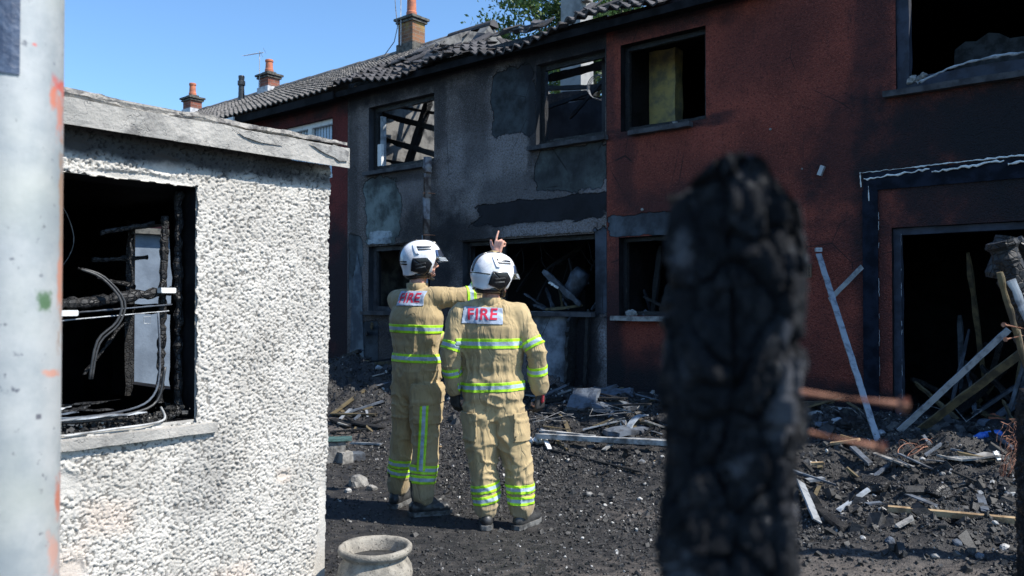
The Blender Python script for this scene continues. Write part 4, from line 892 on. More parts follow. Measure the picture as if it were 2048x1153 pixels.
for (a, b) in (((2008, 650), (2060, 660)), ((2012, 679), (2062, 668))):
    p, q = P3(*a, 3.0), P3(*b, 3.04); bm = B(); tube(bm, [p, q], .0035, 6); dd = (q-p).normalized(); tube(bm, [p-dd*.004, p], .009, 10); put('rusty_nail', bm, M['rust'], bf)
bm = burnt_block(.05, .05, -.05, 1.22, 31, .006); bp = put('charred_post', bm, M['gator'], None, (at(2070, 800, 3.0).x+.0, 3.0, 0), smooth=True); tag(bp, 'black charred post standing upright at the right edge below the leaning timber', 'post')

# ------------------------------------------------------------------ tree beyond the roofs
def leaf_mat(name, c1, c2):
    g = G(name); g.col(g.mix(g.mr(g.noise(1.6, 3), .35, .65), c1, c2)); g.rough(.55); g.b.inputs['Transmission Weight'].default_value = 0
    t = g.n('ShaderNodeBsdfTranslucent'); t.inputs[0].default_value = (*[x*1.6 for x in c1], 1); mx = g.n('ShaderNodeMixShader'); mx.inputs[0].default_value = .3
    g.t.links.new(g.b.outputs[0], mx.inputs[1]); g.t.links.new(t.outputs[0], mx.inputs[2]); g.t.links.new(mx.outputs[0], g.t.nodes['Material Output'].inputs[0]); return g.m
M['leaf'] = leaf_mat('leaf', (.07, .13, .03), (.12, .19, .05)); M['leafd'] = leaf_mat('leaf_dark', (.035, .075, .02), (.06, .10, .03))
def tree(x, y, h, rad, zc, n, label, seed):
    e = empty('leafy_tree', (x, y, 0)); tag(e, label, 'tree'); rg = np.random.default_rng(seed); rn = random.Random(seed)
    bm = B(); tube(bm, [(0, 0, 0), (.1, 0, zc*.4), (0, .1, zc*.8), (.1, 0, zc)], [.28, .22, .15, .05], 10)
    cl = []
    for k in range(46):
        a = rg.normal(size=3); a /= np.linalg.norm(a); a *= rg.random()**.4; p = V((a[0]*rad, a[1]*rad, zc+a[2]*rad*1.25)); cl.append((p, rn.uniform(.4, .85)))
        s = V((0, 0, zc*.55+rn.uniform(0, zc*.3))); m_ = s.lerp(p, .5)+V((0, 0, .3)); tube(bm, [s, m_, p], [.06, .035, .012], 5)
    put('trunk', bm, M['trunk'], e)
    P_ = np.concatenate([np.array(c)[None]+rg.normal(size=(n//46, 3))*r*.42 for c, r in cl]); m = len(P_)
    d1 = rg.normal(size=(m, 3)); d1 /= np.linalg.norm(d1, axis=1)[:, None]; d2 = rg.normal(size=(m, 3)); d2 -= (d2*d1).sum(1)[:, None]*d1; d2 /= np.linalg.norm(d2, axis=1)[:, None]
    s = rg.uniform(.05, .10, (m, 1)); Q = np.stack([P_-d1*s, P_-d2*s*.45, P_+d1*s, P_+d2*s*.45], 1).reshape(-1, 3)
    put('crown', mesh_np('c', Q, np.arange(4*m).reshape(-1, 4), (rg.random(m) < .4).astype(int)), [M['leaf'], M['leafd']], e)
tree(2.1, 25, 12, 2.9, 10.3, 34000, 'green leafy tree rising behind the burnt roof and rendered chimney', 3)

# pale shed in the next yard, seen through the burnt windows
SHD = empty('garden_shed', (-4.6, 9.6, 0), .75); tag(SHD, 'pale grey-blue shed in the next yard, seen through the burnt outbuilding windows', 'shed')
bm = B(); box(bm, -1.2, 1.2, 0, 1.6, -.1, 2.35); put('wall', bm, simple('pale_shed_wall', (.16, .20, .25), (.11, .14, .18), .8, 3, 40, .003), SHD)
bm = B(); box(bm, -1.3, 1.3, -.12, 1.72, 2.352, 2.42); put('roof', bm, M['concap'], SHD)
bm = B(); box(bm, -.9, -.3, -.03, -.002, .0, 1.9); put('door', bm, M['dirtywhite'], SHD)

# ------------------------------------------------------------------ the two firefighters
UP = V((0, 0, 1))
def hand_prims(bm, wr, d, palm, thumb, curl, L=.19, scale=1., spread=.06):
    """wrist point, finger direction, palm normal, thumb side; curl = 5 values (thumb, index..little) 0 straight..1 closed"""
    d, palm, thumb = V(d).normalized(), V(palm).normalized(), V(thumb).normalized(); s = scale
    palm = (palm-d*palm.dot(d)).normalized(); thumb = (thumb-d*thumb.dot(d)-palm*thumb.dot(palm)).normalized(); wr = V(wr)
    capsule(bm, wr-d*.03*s, wr+d*.02*s, .026*s, .028*s, 14, .75, thumb)
    for o in (-.028, -.01, .010, .028): capsule(bm, wr+d*.012*s+thumb*o*.7*s, wr+d*.085*s+thumb*o*s, .0155*s, .0125*s, 12, .9, thumb)
    lens = (.072, .080, .074, .058); offs = (.032, .011, -.010, -.030); jn = []
    for k in range(4):
        l = lens[k]*s; c = curl[k+1]; b = wr+d*(.088 if k in (1, 2) else .083)*s+thumb*offs[k]*s; ang = 0; p = b; dd = (d+thumb*(offs[k]*spread*20)).normalized(); r = (.0092, .0095, .009, .0078)[k]*s
        for j, (fr, a) in enumerate(((.45, 75), (.32, 95), (.25, 60))):
            ang += R(a*c+4); v_ = (dd*math.cos(ang)+palm*math.sin(ang)).normalized(); q = p+v_*l*fr*1.12
            capsule(bm, p, q, r*(1-.08*j), r*(1-.08*(j+1)), 12); p = q
    c = curl[0]; b = wr+d*.022*s+thumb*.026*s+palm*.006*s; v1 = (thumb*.75*(1-.35*c)+d*.62+palm*.35*(c+.25)).normalized()
    m_ = b+v1*.046*s; v2 = (v1*(1-.4*c)+d*.45+palm*.6*c-thumb*.3*c).normalized(); capsule(bm, b, m_, .0145*s, .0115*s, 12); q = m_+v2*.032*s; capsule(bm, m_, q, .0112*s, .010*s, 12); capsule(bm, q, q+v2*.022*s, .010*s, .0085*s, 12)
def head_prims(bm, c, Mh, neck):
    """c = head centre; Mh columns: right, forward, up"""
    r_, f_, u_ = Mh.col[0], Mh.col[1], Mh.col[2]
    P = lambda x, y, z: c+r_*x+f_*y+u_*z
    ellip(bm, P(0, -.012, .03), .076, .095, .092, Mh); ellip(bm, P(0, .03, -.045), .058, .062, .075, Mh)
    ellip(bm, P(0, .068, -.088), .026, .022, .018, Mh)                     # chin
    for s in (-1, 1):
        ellip(bm, P(.034*s, .058, -.018), .022, .022, .020, Mh); capsule(bm, P(.05*s, .03, -.07), P(.015*s, .078, -.09), .020, .016, 10)
        ellip(bm, P(.076*s, -.012, -.012), .010, .020, .032, Mh, 10); capsule(bm, P(.012*s, .082, .034), P(.042*s, .068, .034), .010, .009, 8)
        ellip(bm, P(.012*s, .096, -.036), .009, .011, .008, Mh, 8)
    capsule(bm, P(0, .084, .018), P(0, .108, -.028), .008, .0125, 10)      # nose
    capsule(bm, P(-.018, .084, -.060), P(.018, .084, -.060), .0065, .0065, 8); capsule(bm, P(-.015, .083, -.070), P(.015, .083, -.070), .007, .007, 8)
    capsule(bm, P(0, -.02, -.06), neck, .055, .062, 16)
def eyes_hair(par, c, Mh, org):
    r_, f_, u_ = Mh.col[0], Mh.col[1], Mh.col[2]
    for s in (-1, 1):
        bm = B(); ellip(bm, c+r_*.031*s+f_*.075+u_*.012-org, .012, .011, .010, Mh, 10); e = put('eye', bm, simple('eye_white', (.7, .68, .65), None, .3, bd=0) if 'eye' not in M else M['eye'], par, smooth=True)
    bm = B(); ellip(bm, c-f_*.022+u_*.0-org, .082, .088, .085, Mh, 16); put('hair', bm, M['hair'], par, smooth=True)
def helmet(par, c, Mh, stripes=True):
    """jet-style fire helmet around head centre c (in parent coordinates)"""
    h = empty('helmet', (0, 0, 0)); h.parent = par; h.matrix_local = Matrix.Translation(c) @ Mh.to_4x4()
    def pm(a):                                            # rim: polar angle below which the shell ends, a = azimuth from the front
        d = abs(math.degrees(a))
        if d < 52: return R(86-3*math.cos(R(d*1.7)))
        if d < 70: t = (d-52)/18; t = t*t*(3-2*t); return R(84+t*46)
        if d < 118: return R(130+4*math.sin(R((d-70)*3.7)))
        t = (d-118)/62; return R(130-6*t)
    def S_(a, p, off=0.):
        st, ct = math.sin(p), math.cos(p); x = math.sin(a); y = math.cos(a); d = abs(math.degrees(a))
        rx, rb, rf = .130, .166, .146; ry = rf if y > 0 else rb
        k = (abs(st*x)**2.3+abs(st*y)**2.3+abs(ct)**2.3)**(-1/2.3)
        v_ = V((rx*st*x*k, ry*st*y*k, .150*ct*k+.02))
        t = max(0, (p-R(98))/R(35)); v_.x *= 1-.10*t; v_.y *= 1-.10*t
        if d > 110: q = max(0, (p-R(108))/R(18)); v_.y -= .022*q*q*min(1, (d-110)/25); v_.z -= .012*q*min(1, (d-110)/25)
        if d < 60: q = max(0, (p-R(66))/R(18)); v_.y += .016*q*q*math.cos(R(d*1.5)); v_.z -= .006*q
        rd = abs(v_.x)
        rdg = math.exp(-((rd-.055)/.012)**2)*.003 if p < R(62) else 0     # moulded ridges on the crown
        n = V((v_.x/rx**2, v_.y/ry**2, (v_.z-.02)/.0225)).normalized(); return v_+n*(off+rdg)
    bm = B(); na, npp = 96, 34; rows = []
    for i in range(na):
        a = -math.pi+2*math.pi*i/na; rows.append([bm.verts.new(S_(a, pm(a)*(j+.001)/npp)) for j in range(1, npp+1)])
    top = bm.verts.new(S_(0, 1e-4))
    for i in range(na):
        a, b = rows[i], rows[(i+1) % na]; bm.faces.new((top, b[0], a[0])) 
        for j in range(npp-1): bm.faces.new((a[j], b[j], b[j+1], a[j+1]))
    bmesh.ops.recalc_face_normals(bm, faces=bm.faces); sh = put('shell', bm, M['hwhite'], h, smooth=True); md = sh.modifiers.new('s', 'SOLIDIFY'); md.thickness = .006; md.offset = -1
    def patch(name, c4, off, mat, th=.004, n=10, par_=None, smooth=True):
        c4 = [(R(x), R(y)) for x, y in c4]; bm = B(); Gd = []
        for i in range(n+1):
            row = []
            for j in range(n+1):
                u, v2 = i/n, j/n; a = (c4[0][0]*(1-u)+c4[1][0]*u)*(1-v2)+(c4[3][0]*(1-u)+c4[2][0]*u)*v2; p = (c4[0][1]*(1-u)+c4[1][1]*u)*(1-v2)+(c4[3][1]*(1-u)+c4[2][1]*u)*v2
                row.append(bm.verts.new(S_(a, p, off)))
            Gd.append(row)
        for i in range(n):
            for j in range(n): bm.faces.new((Gd[i][j], Gd[i+1][j], Gd[i+1][j+1], Gd[i][j+1]))
        bmesh.ops.recalc_face_normals(bm, faces=bm.faces); o = put(name, bm, mat, par_ or h, smooth=smooth); md = o.modifiers.new('s', 'SOLIDIFY'); md.thickness = th; md.offset = -1; return o
    for s in (-1, 1):
        ep = patch('ear_guard', [(116*s, 86), (80*s, 86), (66*s, 103), (74*s, 124)][::1], .010, M['glossblack'], .008, smooth=True)
        patch('ear_guard', [(116*s, 86.5), (74*s, 124.5), (90*s, 134), (126*s, 116)], .009, M['glossblack'], .008, par_=None)
        patch('ear_rib', [(112*s, 103), (86*s, 99), (84*s, 101), (111*s, 106)], .014, M['rubber'], .004, par_=ep); patch('ear_rib', [(112*s, 111), (86*s, 108), (85*s, 110.5), (111*s, 114)], .014, M['sole'], .004, par_=ep)
        patch('cheek_rim', [(78*s, 88), (66*s, 88), (62*s, 126), (72*s, 128)], .008, M['hwhite'], .006)
        patch('crown_slot', [(108*s, 52), (62*s, 54), (60*s, 58), (106*s, 57)], .0045, M['glossblack'], .004); patch('crown_ridge', [(122*s, 46), (112*s, 44), (100*s, 76), (108*s, 76)], .006, M['hwhite'], .006)
        patch('crown_slot', [(106*s, 60), (64*s, 61), (62*s, 64), (105*s, 64)], .0045, M['rubber'], .004)
        if stripes:
            patch('rear_stripe', [(176*s, 88), (134*s, 92), (134*s, 95.5), (176*s, 91.5)], .0035, M['glossblack'], .003); patch('rear_stripe', [(176*s, 95), (134*s, 98.5), (134*s, 102), (176*s, 98.5)], .0035, M['glossblack'], .003)
        else: patch('rear_stripe', [(179*s, 88), (122*s, 92), (122*s, 94.5), (179*s, 90)], .0035, M['glossblack'], .003)
    patch('crest', [(-2.5, 70), (2.5, 70), (20, 6), (-20, 6)], .008, M['glossblack'], .010); patch('crest', [(180-2.5, 86), (182.5, 86), (200, 6), (160, 6)], .008, M['glossblack'], .010)
    patch('brow_visor', [(-50, 66), (50, 66), (52, 82), (-52, 82)], .008, M['silvervisor'], .004, 16); patch('clear_visor', [(-50, 84), (50, 84), (47, 93), (-47, 93)], .012, M['visor'], .002, 16)
    bm = B()
    for s in (-1, 1): tube(bm, [V((.098*s, .02, -.08)), V((.075*s, .05, -.115)), V((.03*s, .07, -.125)), V((0, .075, -.125))], .009, 8)
    put('chin_strap', bm, M['rubber'], h, smooth=True)
    bm = B(); loft(bm, [(V((0, -.035, z)), V((r, 0, 0)), V((0, r*1.15, 0))) for z, r in ((-.075, .095), (-.10, .088), (-.115, .075))], 24); put('neck_curtain', bm, M['glossblack'], h, smooth=True)
    return h
def boot(par, an, toe, org, sc=1.):
    """an = ankle point on the ground under the shin, toe = unit ground direction"""
    an = V(an)-org; t = V(toe).normalized(); s = V((t.y, -t.x, 0)); z0 = an.z; bm = B()
    P = lambda f, q, z: V((an.x, an.y, z0))+t*f*sc+s*q*sc+UP*z*sc
    capsule(bm, P(-.01, 0, .09), P(-.02, 0, .24), .055*sc, .062*sc, 16); capsule(bm, P(-.045, 0, .062), P(.09, 0, .055), .046*sc, .044*sc, 16)
    capsule(bm, P(.08, 0, .055), P(.175, .004, .05), .047*sc, .044*sc, 16, .85, s); capsule(bm, P(0, 0, .12), P(.11, 0, .075), .05*sc, .035*sc, 14)
    me = remesh(bm, .007, 6); Pv = getv(me); Nv = getn(me); Pv += Nv*(.003*vnoise(Pv*45, 3))[:, None]; Pv[:, 2] = np.maximum(Pv[:, 2], z0+.022*sc); setv(me, Pv); b = put('boot', me, M['rubber'], par, smooth=True)
    bm = B(); out = []
    for (f, q) in ((-.098, 0), (-.09, .035), (-.05, .047), (.0, .042), (.06, .046), (.12, .056), (.18, .05), (.215, .028), (.225, 0), (.215, -.026), (.18, -.046), (.12, -.052), (.06, -.044), (0, -.042), (-.05, -.047), (-.09, -.035)): out.append((f, q))
    n = len(out); A = [bm.verts.new(P(f*.99, q*.98, .002)) for f, q in out]; C = [bm.verts.new(P(f, q, .034)) for f, q in out]
    bm.faces.new(A[::-1]); bm.faces.new(C)
    for i in range(n): bm.faces.new((A[i], A[(i+1) % n], C[(i+1) % n], C[i]))
    put('sole', bm, M['sole'], b)
    bm = B(); loft(bm, [(P(-.02, 0, .232), s*.062*sc, t*.062*sc), (P(-.02, 0, .25), s*.064*sc, t*.064*sc)], 20); put('boot_trim', bm, M['rubber'], b)
    return b
class Suit:
    """coverall grown from bones; bones: (name, p0, p1, r0, r1, flat, side)"""
    def __init__(s, bones, vox, org, seed=0, waist=None, knees=(), folds=1., calmc=()):
        s.b = bones; s.org = org; bm = B()
        for (nm, p0, p1, r0, r1, fl, sd_) in bones: capsule(bm, V(p0)-org, V(p1)-org, r0, r1, 20, fl, sd_)
        me = remesh(bm, vox, 7); P = getv(me); N = getn(me); Q = P+np.array(org)
        lab = s.label(Q); D = np.zeros(len(Q))
        low = fbm(Q*np.array([7, 7, 3.2]), 3, seed); w1 = Q+.05*np.stack([vnoise(Q*6, seed+11), vnoise(Q*6, seed+12), vnoise(Q*6, seed+13)], -1)
        rdg = 1-np.abs(vnoise(w1*np.array([15, 15, 4.5]), seed+2)); rd2 = 1-np.abs(vnoise(w1*np.array([9, 9, 17]), seed+3)); rd3 = 1-np.abs(vnoise(w1*np.array([34, 34, 9]), seed+4))
        calm = np.ones(len(Q))
        for (cp, cr) in calmc: calm *= 1-.85*np.exp(-((np.linalg.norm(Q-np.array(cp), axis=1)/cr)**4))
        D += .008*low+calm*folds*(.015*rdg**4-.004)+calm*folds*.0025*rd3**3
        for (kp, kr) in knees:
            m = np.exp(-((np.linalg.norm(Q-np.array(kp), axis=1)/kr)**2)); D += m*(.013*rd2**4-.004)
        if waist: m = np.exp(-((Q[:, 2]-waist)/.045)**2)*np.isin(lab, s.ids('torso')); D += m*(.010*(1-np.abs(vnoise(Q*np.array([52, 52, 10]), seed+6)))**2-.022)
        P = P+N*D[:, None]; setv(me, P); s.me = me
    def ids(s, pre): return [i for i, b in enumerate(s.b) if b[0].startswith(pre)]
    def label(s, Q):
        best = np.full(len(Q), 9.); lab = np.zeros(len(Q), int)
        for i, (nm, p0, p1, r0, r1, fl, sd_) in enumerate(s.b):
            a = np.array(p0); d = np.array(p1)-a; L = d@d+1e-9; t = np.clip(((Q-a)@d)/L, 0, 1); e = np.linalg.norm(Q-a-t[:, None]*d, axis=1)/(r0+(r1-r0)*t)
            m = e < best; best[m] = e[m]; lab[m] = i
        return lab
    def clip(s, name, planes, region, off, mats, th=.003, par=None, inner=(), nfilt=None, stripe=None):
        """copy the cloth between planes (world point, normal pointing inward to keep) and lift it off the surface"""
        me = s.me; P = getv(me)+np.array(s.org); N = getn(me); nf = len(me.polygons)
        cen = np.empty(nf*3); me.polygons.foreach_get('center', cen); cen = cen.reshape(-1, 3)+np.array(s.org); fn = np.empty(nf*3); me.polygons.foreach_get('normal', fn); fn = fn.reshape(-1, 3)
        k = np.isin(s.label(cen), s.ids(region) if isinstance(region, str) else sum([s.ids(r) for r in region], []))
        for p, n in planes: n = np.array(V(n).normalized()); k &= (cen-np.array(p))@n > -.012
        if nfilt is not None: k &= fn@np.array(nfilt[0]) > nfilt[1]
        idx = np.nonzero(k)[0]; bm = B(); mp = {}
        for fi in idx:
            vs = []
            for vi in me.polygons[fi].vertices:
                if vi not in mp: mp[vi] = bm.verts.new(P[vi]+N[vi]*off)
                vs.append(mp[vi])
            bm.faces.new(vs)
        for p, n in planes:
            bmesh.ops.bisect_plane(bm, geom=bm.verts[:]+bm.edges[:]+bm.faces[:], plane_co=V(p), plane_no=V(n), clear_inner=True)
        if stripe:
            p, n, h = stripe; n = V(n).normalized()
            for q in (-h, h): bmesh.ops.bisect_plane(bm, geom=bm.verts[:]+bm.edges[:]+bm.faces[:], plane_co=V(p)+n*q, plane_no=n)
            for f in bm.faces: f.material_index = 1 if abs((f.calc_center_median()-V(p)).dot(n)) < h else 0
        bmesh.ops.translate(bm, verts=bm.verts, vec=-V(s.org)); o = put(name, bm, mats, par or s.obj, smooth=True)
        md = o.modifiers.new('s', 'SOLIDIFY'); md.thickness = th; md.offset = 1; return o
    def band(s, p, n, hw, region, par=None, off=.002, name='reflective_band', nfilt=None, extra=()):
        p = V(p); n = V(n).normalized(); return s.clip(name, [(p-n*hw, n), (p+n*hw, -n), *extra], region, off, [M['lime'], M['silver']], .002, par, stripe=(p, n, hw*.40), nfilt=nfilt)
    def text(s, txt, c, right, up, back, size, off, mat, par):
        cu = bpy.data.curves.new('t', 'FONT'); cu.body = txt; cu.size = size; cu.align_x = 'CENTER'; cu.align_y = 'CENTER'; cu.offset = .0022; cu.space_character = 1.08
        o = bpy.data.objects.new('t', cu); COL.objects.link(o); dg = bpy.context.evaluated_depsgraph_get(); dg.update(); me = bpy.data.meshes.new_from_object(o.evaluated_get(dg)); bpy.data.objects.remove(o)
        bm = B(); bm.from_mesh(me); bmesh.ops.triangulate(bm, faces=bm.faces)
        for _ in range(3): bmesh.ops.subdivide_edges(bm, edges=[e for e in bm.edges if e.calc_length() > .012], cuts=1); bmesh.ops.triangulate(bm, faces=[f for f in bm.faces if len(f.verts) > 3])
        P = getv(s.me)+np.array(s.org); T = BVHTree.FromPolygons([V(p) for p in P], [tuple(q.vertices) for q in s.me.polygons])
        right, up, back = V(right).normalized(), V(up).normalized(), V(back).normalized()
        for v_ in bm.verts:
            w = V(c)+right*v_.co.x+up*v_.co.y; hit = T.ray_cast(w+back*.5, -back, 1.2); q = hit[0] if hit[0] is not None else w; v_.co = q+back*off-V(s.org)
        return put('fire_lettering', bm, mat, par, smooth=True)
def Mbasis(f, up=UP):
    f = V(f).normalized(); r_ = f.cross(V(up)).normalized(); u_ = r_.cross(f).normalized(); return Matrix((r_, f, u_)).transposed()

def person(P, label):
    org = V(P['org']); f = V(P['face']).normalized(); rt = f.cross(UP).normalized()   # torso facing and its right
    J = {k: V(v_) for k, v_ in P['J'].items()}
    Mh = Mbasis(P['headf'], P.get('headup', UP)); hc = J['head']
    # one continuous body: head, neck, trunk, limbs and hands
    bm = B(); head_prims(bm, hc-org, Mh, J['neck']-org); ch, wa, pe = J['chest']-org, J['waist']-org, J['pelvis']-org
    capsule(bm, J['neck']-org, ch, .06, .12, 16, .8, rt); capsule(bm, ch, wa, .145, .12, 18, .7, rt); capsule(bm, wa, pe, .12, .145, 18, .75, rt)
    for s in ('L', 'R'):
        sh, el, wr = J['sh'+s]-org, J['el'+s]-org, J['wr'+s]-org; capsule(bm, ch+UP*.12, sh, .07, .055, 12); capsule(bm, sh, el, .050, .038, 14); capsule(bm, el, wr, .038, .026, 14)
        hp, kn, an = J['hip'+s]-org, J['kn'+s]-org, J['an'+s]-org; capsule(bm, pe, hp, .11, .09, 14); capsule(bm, hp, kn, .082, .055, 14); capsule(bm, kn, an, .052, .036, 14); capsule(bm, an, an+V(P['toe'+s])*.12-UP*.04, .036, .03, 12)
        H = P['hand'+s]; hand_prims(bm, wr, H[0], H[1], H[2], H[3], scale=P.get('hs', 1.))
    me = remesh(bm, .0052, 2); body = put('person', me, M['skin'], None, org, smooth=True); tag(body, label, 'person')
    if 'eye' not in M: M['eye'] = simple('eye_white', (.7, .68, .65), None, .3, bd=0)
    eyes_hair(body, hc, Mh, org); helmet(body, hc-org+V(P.get('hoff', (0, 0, 0))), Mh, P['stripes'])
    # coverall
    bo = []; k = P.get('bulk', 1.); ch, wa, pe = J['chest'], J['waist'], J['pelvis']; W = P['w']
    bo += [('torso', ch+UP*.12+rt*W*.25, ch+UP*.12-rt*W*.25, .105*k, .105*k, 1., None), ('torso', ch+rt*.02+UP*.03, wa+UP*.04, W*.5, W*.455, .70, rt), ('torso', ch, ch-UP*.12, W*.5, W*.47, .72, rt), ('torso', wa+UP*.05, pe, W*.455, W*.47, .74, rt), ('torso', pe+UP*.03, pe-UP*.06, W*.45, W*.42, .76, rt), ('torsocollar', ch+UP*.12, J['neck']-UP*.045, .11, .076, 1., None)]
    for s in ('L', 'R'):
        sh, el, wr = J['sh'+s], J['el'+s], J['wr'+s]; a = {'L': 'armL', 'R': 'armR'}[s]; wc = wr.lerp(el, .10)
        bo += [('torsoshoulder', ch+UP*.13, sh, .095*k, .085*k, 1., None), (a+'u', sh, el, .086*k, .066*k, 1., None), (a+'f', el, wc, .067*k, .060*k, 1., None)]
        hp, kn, an = J['hip'+s], J['kn'+s], J['an'+s]; l = {'L': 'legL', 'R': 'legR'}[s]; ac = an+(kn-an).normalized()*.06
        bo += [('torsohip', pe, hp, .13*k, .128*k, 1., None), (l+'u', hp, kn, .128*k, .100*k, 1., None), (l+'d', kn, ac, .101*k, P['cuff'], 1., None)]
    bo = [(n, tuple(a), tuple(b), r0, r1, fl, sd_) for n, a, b, r0, r1, fl, sd_ in bo]
    S_ = Suit(bo, .0078, org, P['seed'], J['waist'].z, [(J['knL'], .22), (J['knR'], .22), (J['elL'], .14), (J['elR'], .14), (J['anL']+UP*.1, .12), (J['anR']+UP*.1, .12), (J['hipL'], .2), (J['hipR'], .2)], P.get('folds', 1.), P.get('calm', ()))
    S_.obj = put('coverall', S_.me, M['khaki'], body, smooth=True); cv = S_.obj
    bm = B(); nb = J['neck']-org-UP*.03; rings = []
    for (dz, r_) in ((-.045, .086), (0, .080), (.028, .083), (.030, .076), (0, .070)): rings.append((nb+UP*dz-f*.004, rt*r_, f*r_*.95))
    loft(bm, rings, 28); co = put('collar', bm, M['khaki'], cv, smooth=True)
    for s in ('L', 'R'):                                    # cuffs of the trousers and zip gussets, boots
        boot(body, V((J['an'+s].x, J['an'+s].y, P['gz'+s])), P['toe'+s], org, P.get('bs', 1.))
    return body, S_, J, f, rt, org

# taller man, pointing
ga, gb = gz(-.90, 6.22), gz(-.63, 5.92)
PL = dict(org=(-.74, 6.05, ga), face=(.60, .80, 0), headf=(.985, .17, .06), w=.44, cuff=.085, seed=11, stripes=True, bulk=.98, gzL=ga, gzR=gb, toeL=(.35, .94, 0), toeR=(.95, .30, 0), folds=.5, calm=[(tuple(at(811, 597, 5.9)), .17)],
 J=dict(head=(-.665, 6.06, 1.835), neck=(-.70, 6.05, 1.685), chest=(-.715, 6.05, 1.42), waist=(-.715, 6.05, 1.185), pelvis=(-.705, 6.05, .99), shL=(-.86, 6.18, 1.555), elL=(-.72, 6.42, 1.33), wrL=(-.50, 6.42, 1.22),
        shR=(-.565, 5.97, 1.575), elR=(-.27, 6.06, 1.585), wrR=(-.115, 6.12, 1.905), hipL=(-.785, 6.10, .91), hipR=(-.635, 5.99, .91), knL=(-.815, 6.16, .53), knR=(-.625, 5.96, .53), anL=(-.865, 6.20, .10+ga), anR=(-.655, 5.92, .09+gb)),
 handL=((.8, .3, -.3), (0, -1, 0), (0, 0, 1), (.3, .4, .4, .4, .4)), handR=((.22, .15, 1), (.55, .8, -.05), (-.85, .5, 0), (.1, .0, .72, .88, .95)), hs=1.1, bs=1.04)
body, S_, J, f, rt, org = person(PL, 'taller firefighter on the left in khaki coveralls and white helmet, pointing up at the houses')
cv = S_.obj; bk = -f
for z in (1.335, 1.125): S_.band((0, 0, z-.004*(z < 1.2)), V((.02, 0, 1)), .031, ['torso'])
pc = at(811, 597, 5.9)
S_.clip('back_panel', [(pc-rt*.118, rt), (pc+rt*.112, -rt), (pc-UP*.055, UP), (pc+UP*.052, -UP)], ['torso', 'arm'], .003, [M['patch']], .002, nfilt=(tuple(bk), .25))
S_.text('FIRE', pc-rt*.008, rt, UP, bk, .098, .009, M['redtext'], cv)
am = V(J['shR']).lerp(V(J['elR']), .86); S_.band(am, (V(J['elR'])-V(J['shR'])), .034, ['armR'])
S_.band(V(J['elR']).lerp(V(J['wrR']), .7), (V(J['wrR'])-V(J['elR'])), .03, ['armRf']); S_.band(V(J['elL']).lerp(V(J['wrL']), .6), (V(J['wrL'])-V(J['elL'])), .03, ['armLf'])
for s in ('L', 'R'):
    d = (V(J['kn'+s])-V(J['an'+s])).normalized()
    for z in (.175, .245): S_.band(V(J['an'+s])+d*z, d+V((.0, 0, 0)), .030, ['leg'+s+'d'])
q0, q1 = at(851, 792, 5.9), at(842, 942, 5.85); d = (q1-q0).normalized(); sx = d.cross(V((0, 1, 0))).normalized()
S_.clip('side_stripe', [(q0, d), (q1, -d), (q0-sx*.031, sx), (q0+sx*.031, -sx)], ['legR', 'torso'], .016, [M['lime'], M['silver']], .002, nfilt=((0, -1, 0), .0), stripe=(q0, sx, .013))
p0, p1 = at(831, 777, 5.9), at(890, 848, 5.9)
pk = S_.clip('pocket', [(V((p0.x, 0, 0)), (1, 0, .02)), (V((p1.x+.02, 0, 0)), (-1, 0, 0)), (V((0, 0, p0.z)), (0, 0, -1)), (V((0, 0, p1.z)), (0, 0, 1))], ['legR', 'torso'], .004, [M['khaki']], .009, nfilt=((.2, -1, 0), .0))
p0, p1 = at(829, 768, 5.9), at(890, 789, 5.9)
S_.clip('pocket_flap', [(V((p0.x, 0, 0)), (1, 0, .02)), (V((p1.x+.02, 0, 0)), (-1, 0, 0)), (V((0, 0, p0.z)), (0, 0, -1)), (V((0, 0, p1.z)), (-.12, 0, 1))], ['legR', 'torso'], .004, [M['khaki']], .016, par=pk, nfilt=((.2, -1, 0), .0))
# right man
gl, gr_ = gz(-.18, 5.60), gz(.08, 5.62)
PR = dict(org=(-.06, 5.62, gl), face=(.10, .995, 0), headf=(.86, .50, -.06), w=.45, cuff=.088, seed=37, stripes=False, bulk=1.0, gzL=gl, gzR=gr_, toeL=(-.05, 1, 0), toeR=(.55, .84, 0), folds=.7, calm=[(tuple(at(965, 630, 5.48)), .19)],
 J=dict(head=(-.125, 5.62, 1.715), neck=(-.145, 5.62, 1.575), chest=(-.155, 5.62, 1.335), waist=(-.135, 5.62, 1.065), pelvis=(-.125, 5.62, .90), shL=(-.345, 5.61, 1.455), elL=(-.425, 5.58, 1.19), wrL=(-.395, 5.66, .935),
        shR=(.035, 5.61, 1.46), elR=(.165, 5.57, 1.21), wrR=(.195, 5.64, .925), hipL=(-.205, 5.62, .82), hipR=(-.045, 5.62, .82), knL=(-.20, 5.60, .47), knR=(.035, 5.61, .46), anL=(-.175, 5.60, .085+gl), anR=(.07, 5.61, .085+gr_)),
 handL=((.05, .12, -1), (.75, .6, 0), (.2, .9, 0), (.3, .35, .45, .5, .5)), handR=((-.05, .12, -1), (-.75, .6, 0), (-.2, .9, 0), (.4, .45, .55, .6, .6)), bs=.98)
body, S_, J, f, rt, org = person(PR, 'shorter firefighter on the right seen from behind, khaki coveralls, white helmet, arms hanging')
cv = S_.obj; bk = -f
S_.band((0, 0, 1.265), (0, 0, 1), .033, ['torso']); S_.band((0, 0, .975), (-.035, 0, 1), .031, ['torso'])
pc = at(965, 630, 5.48)
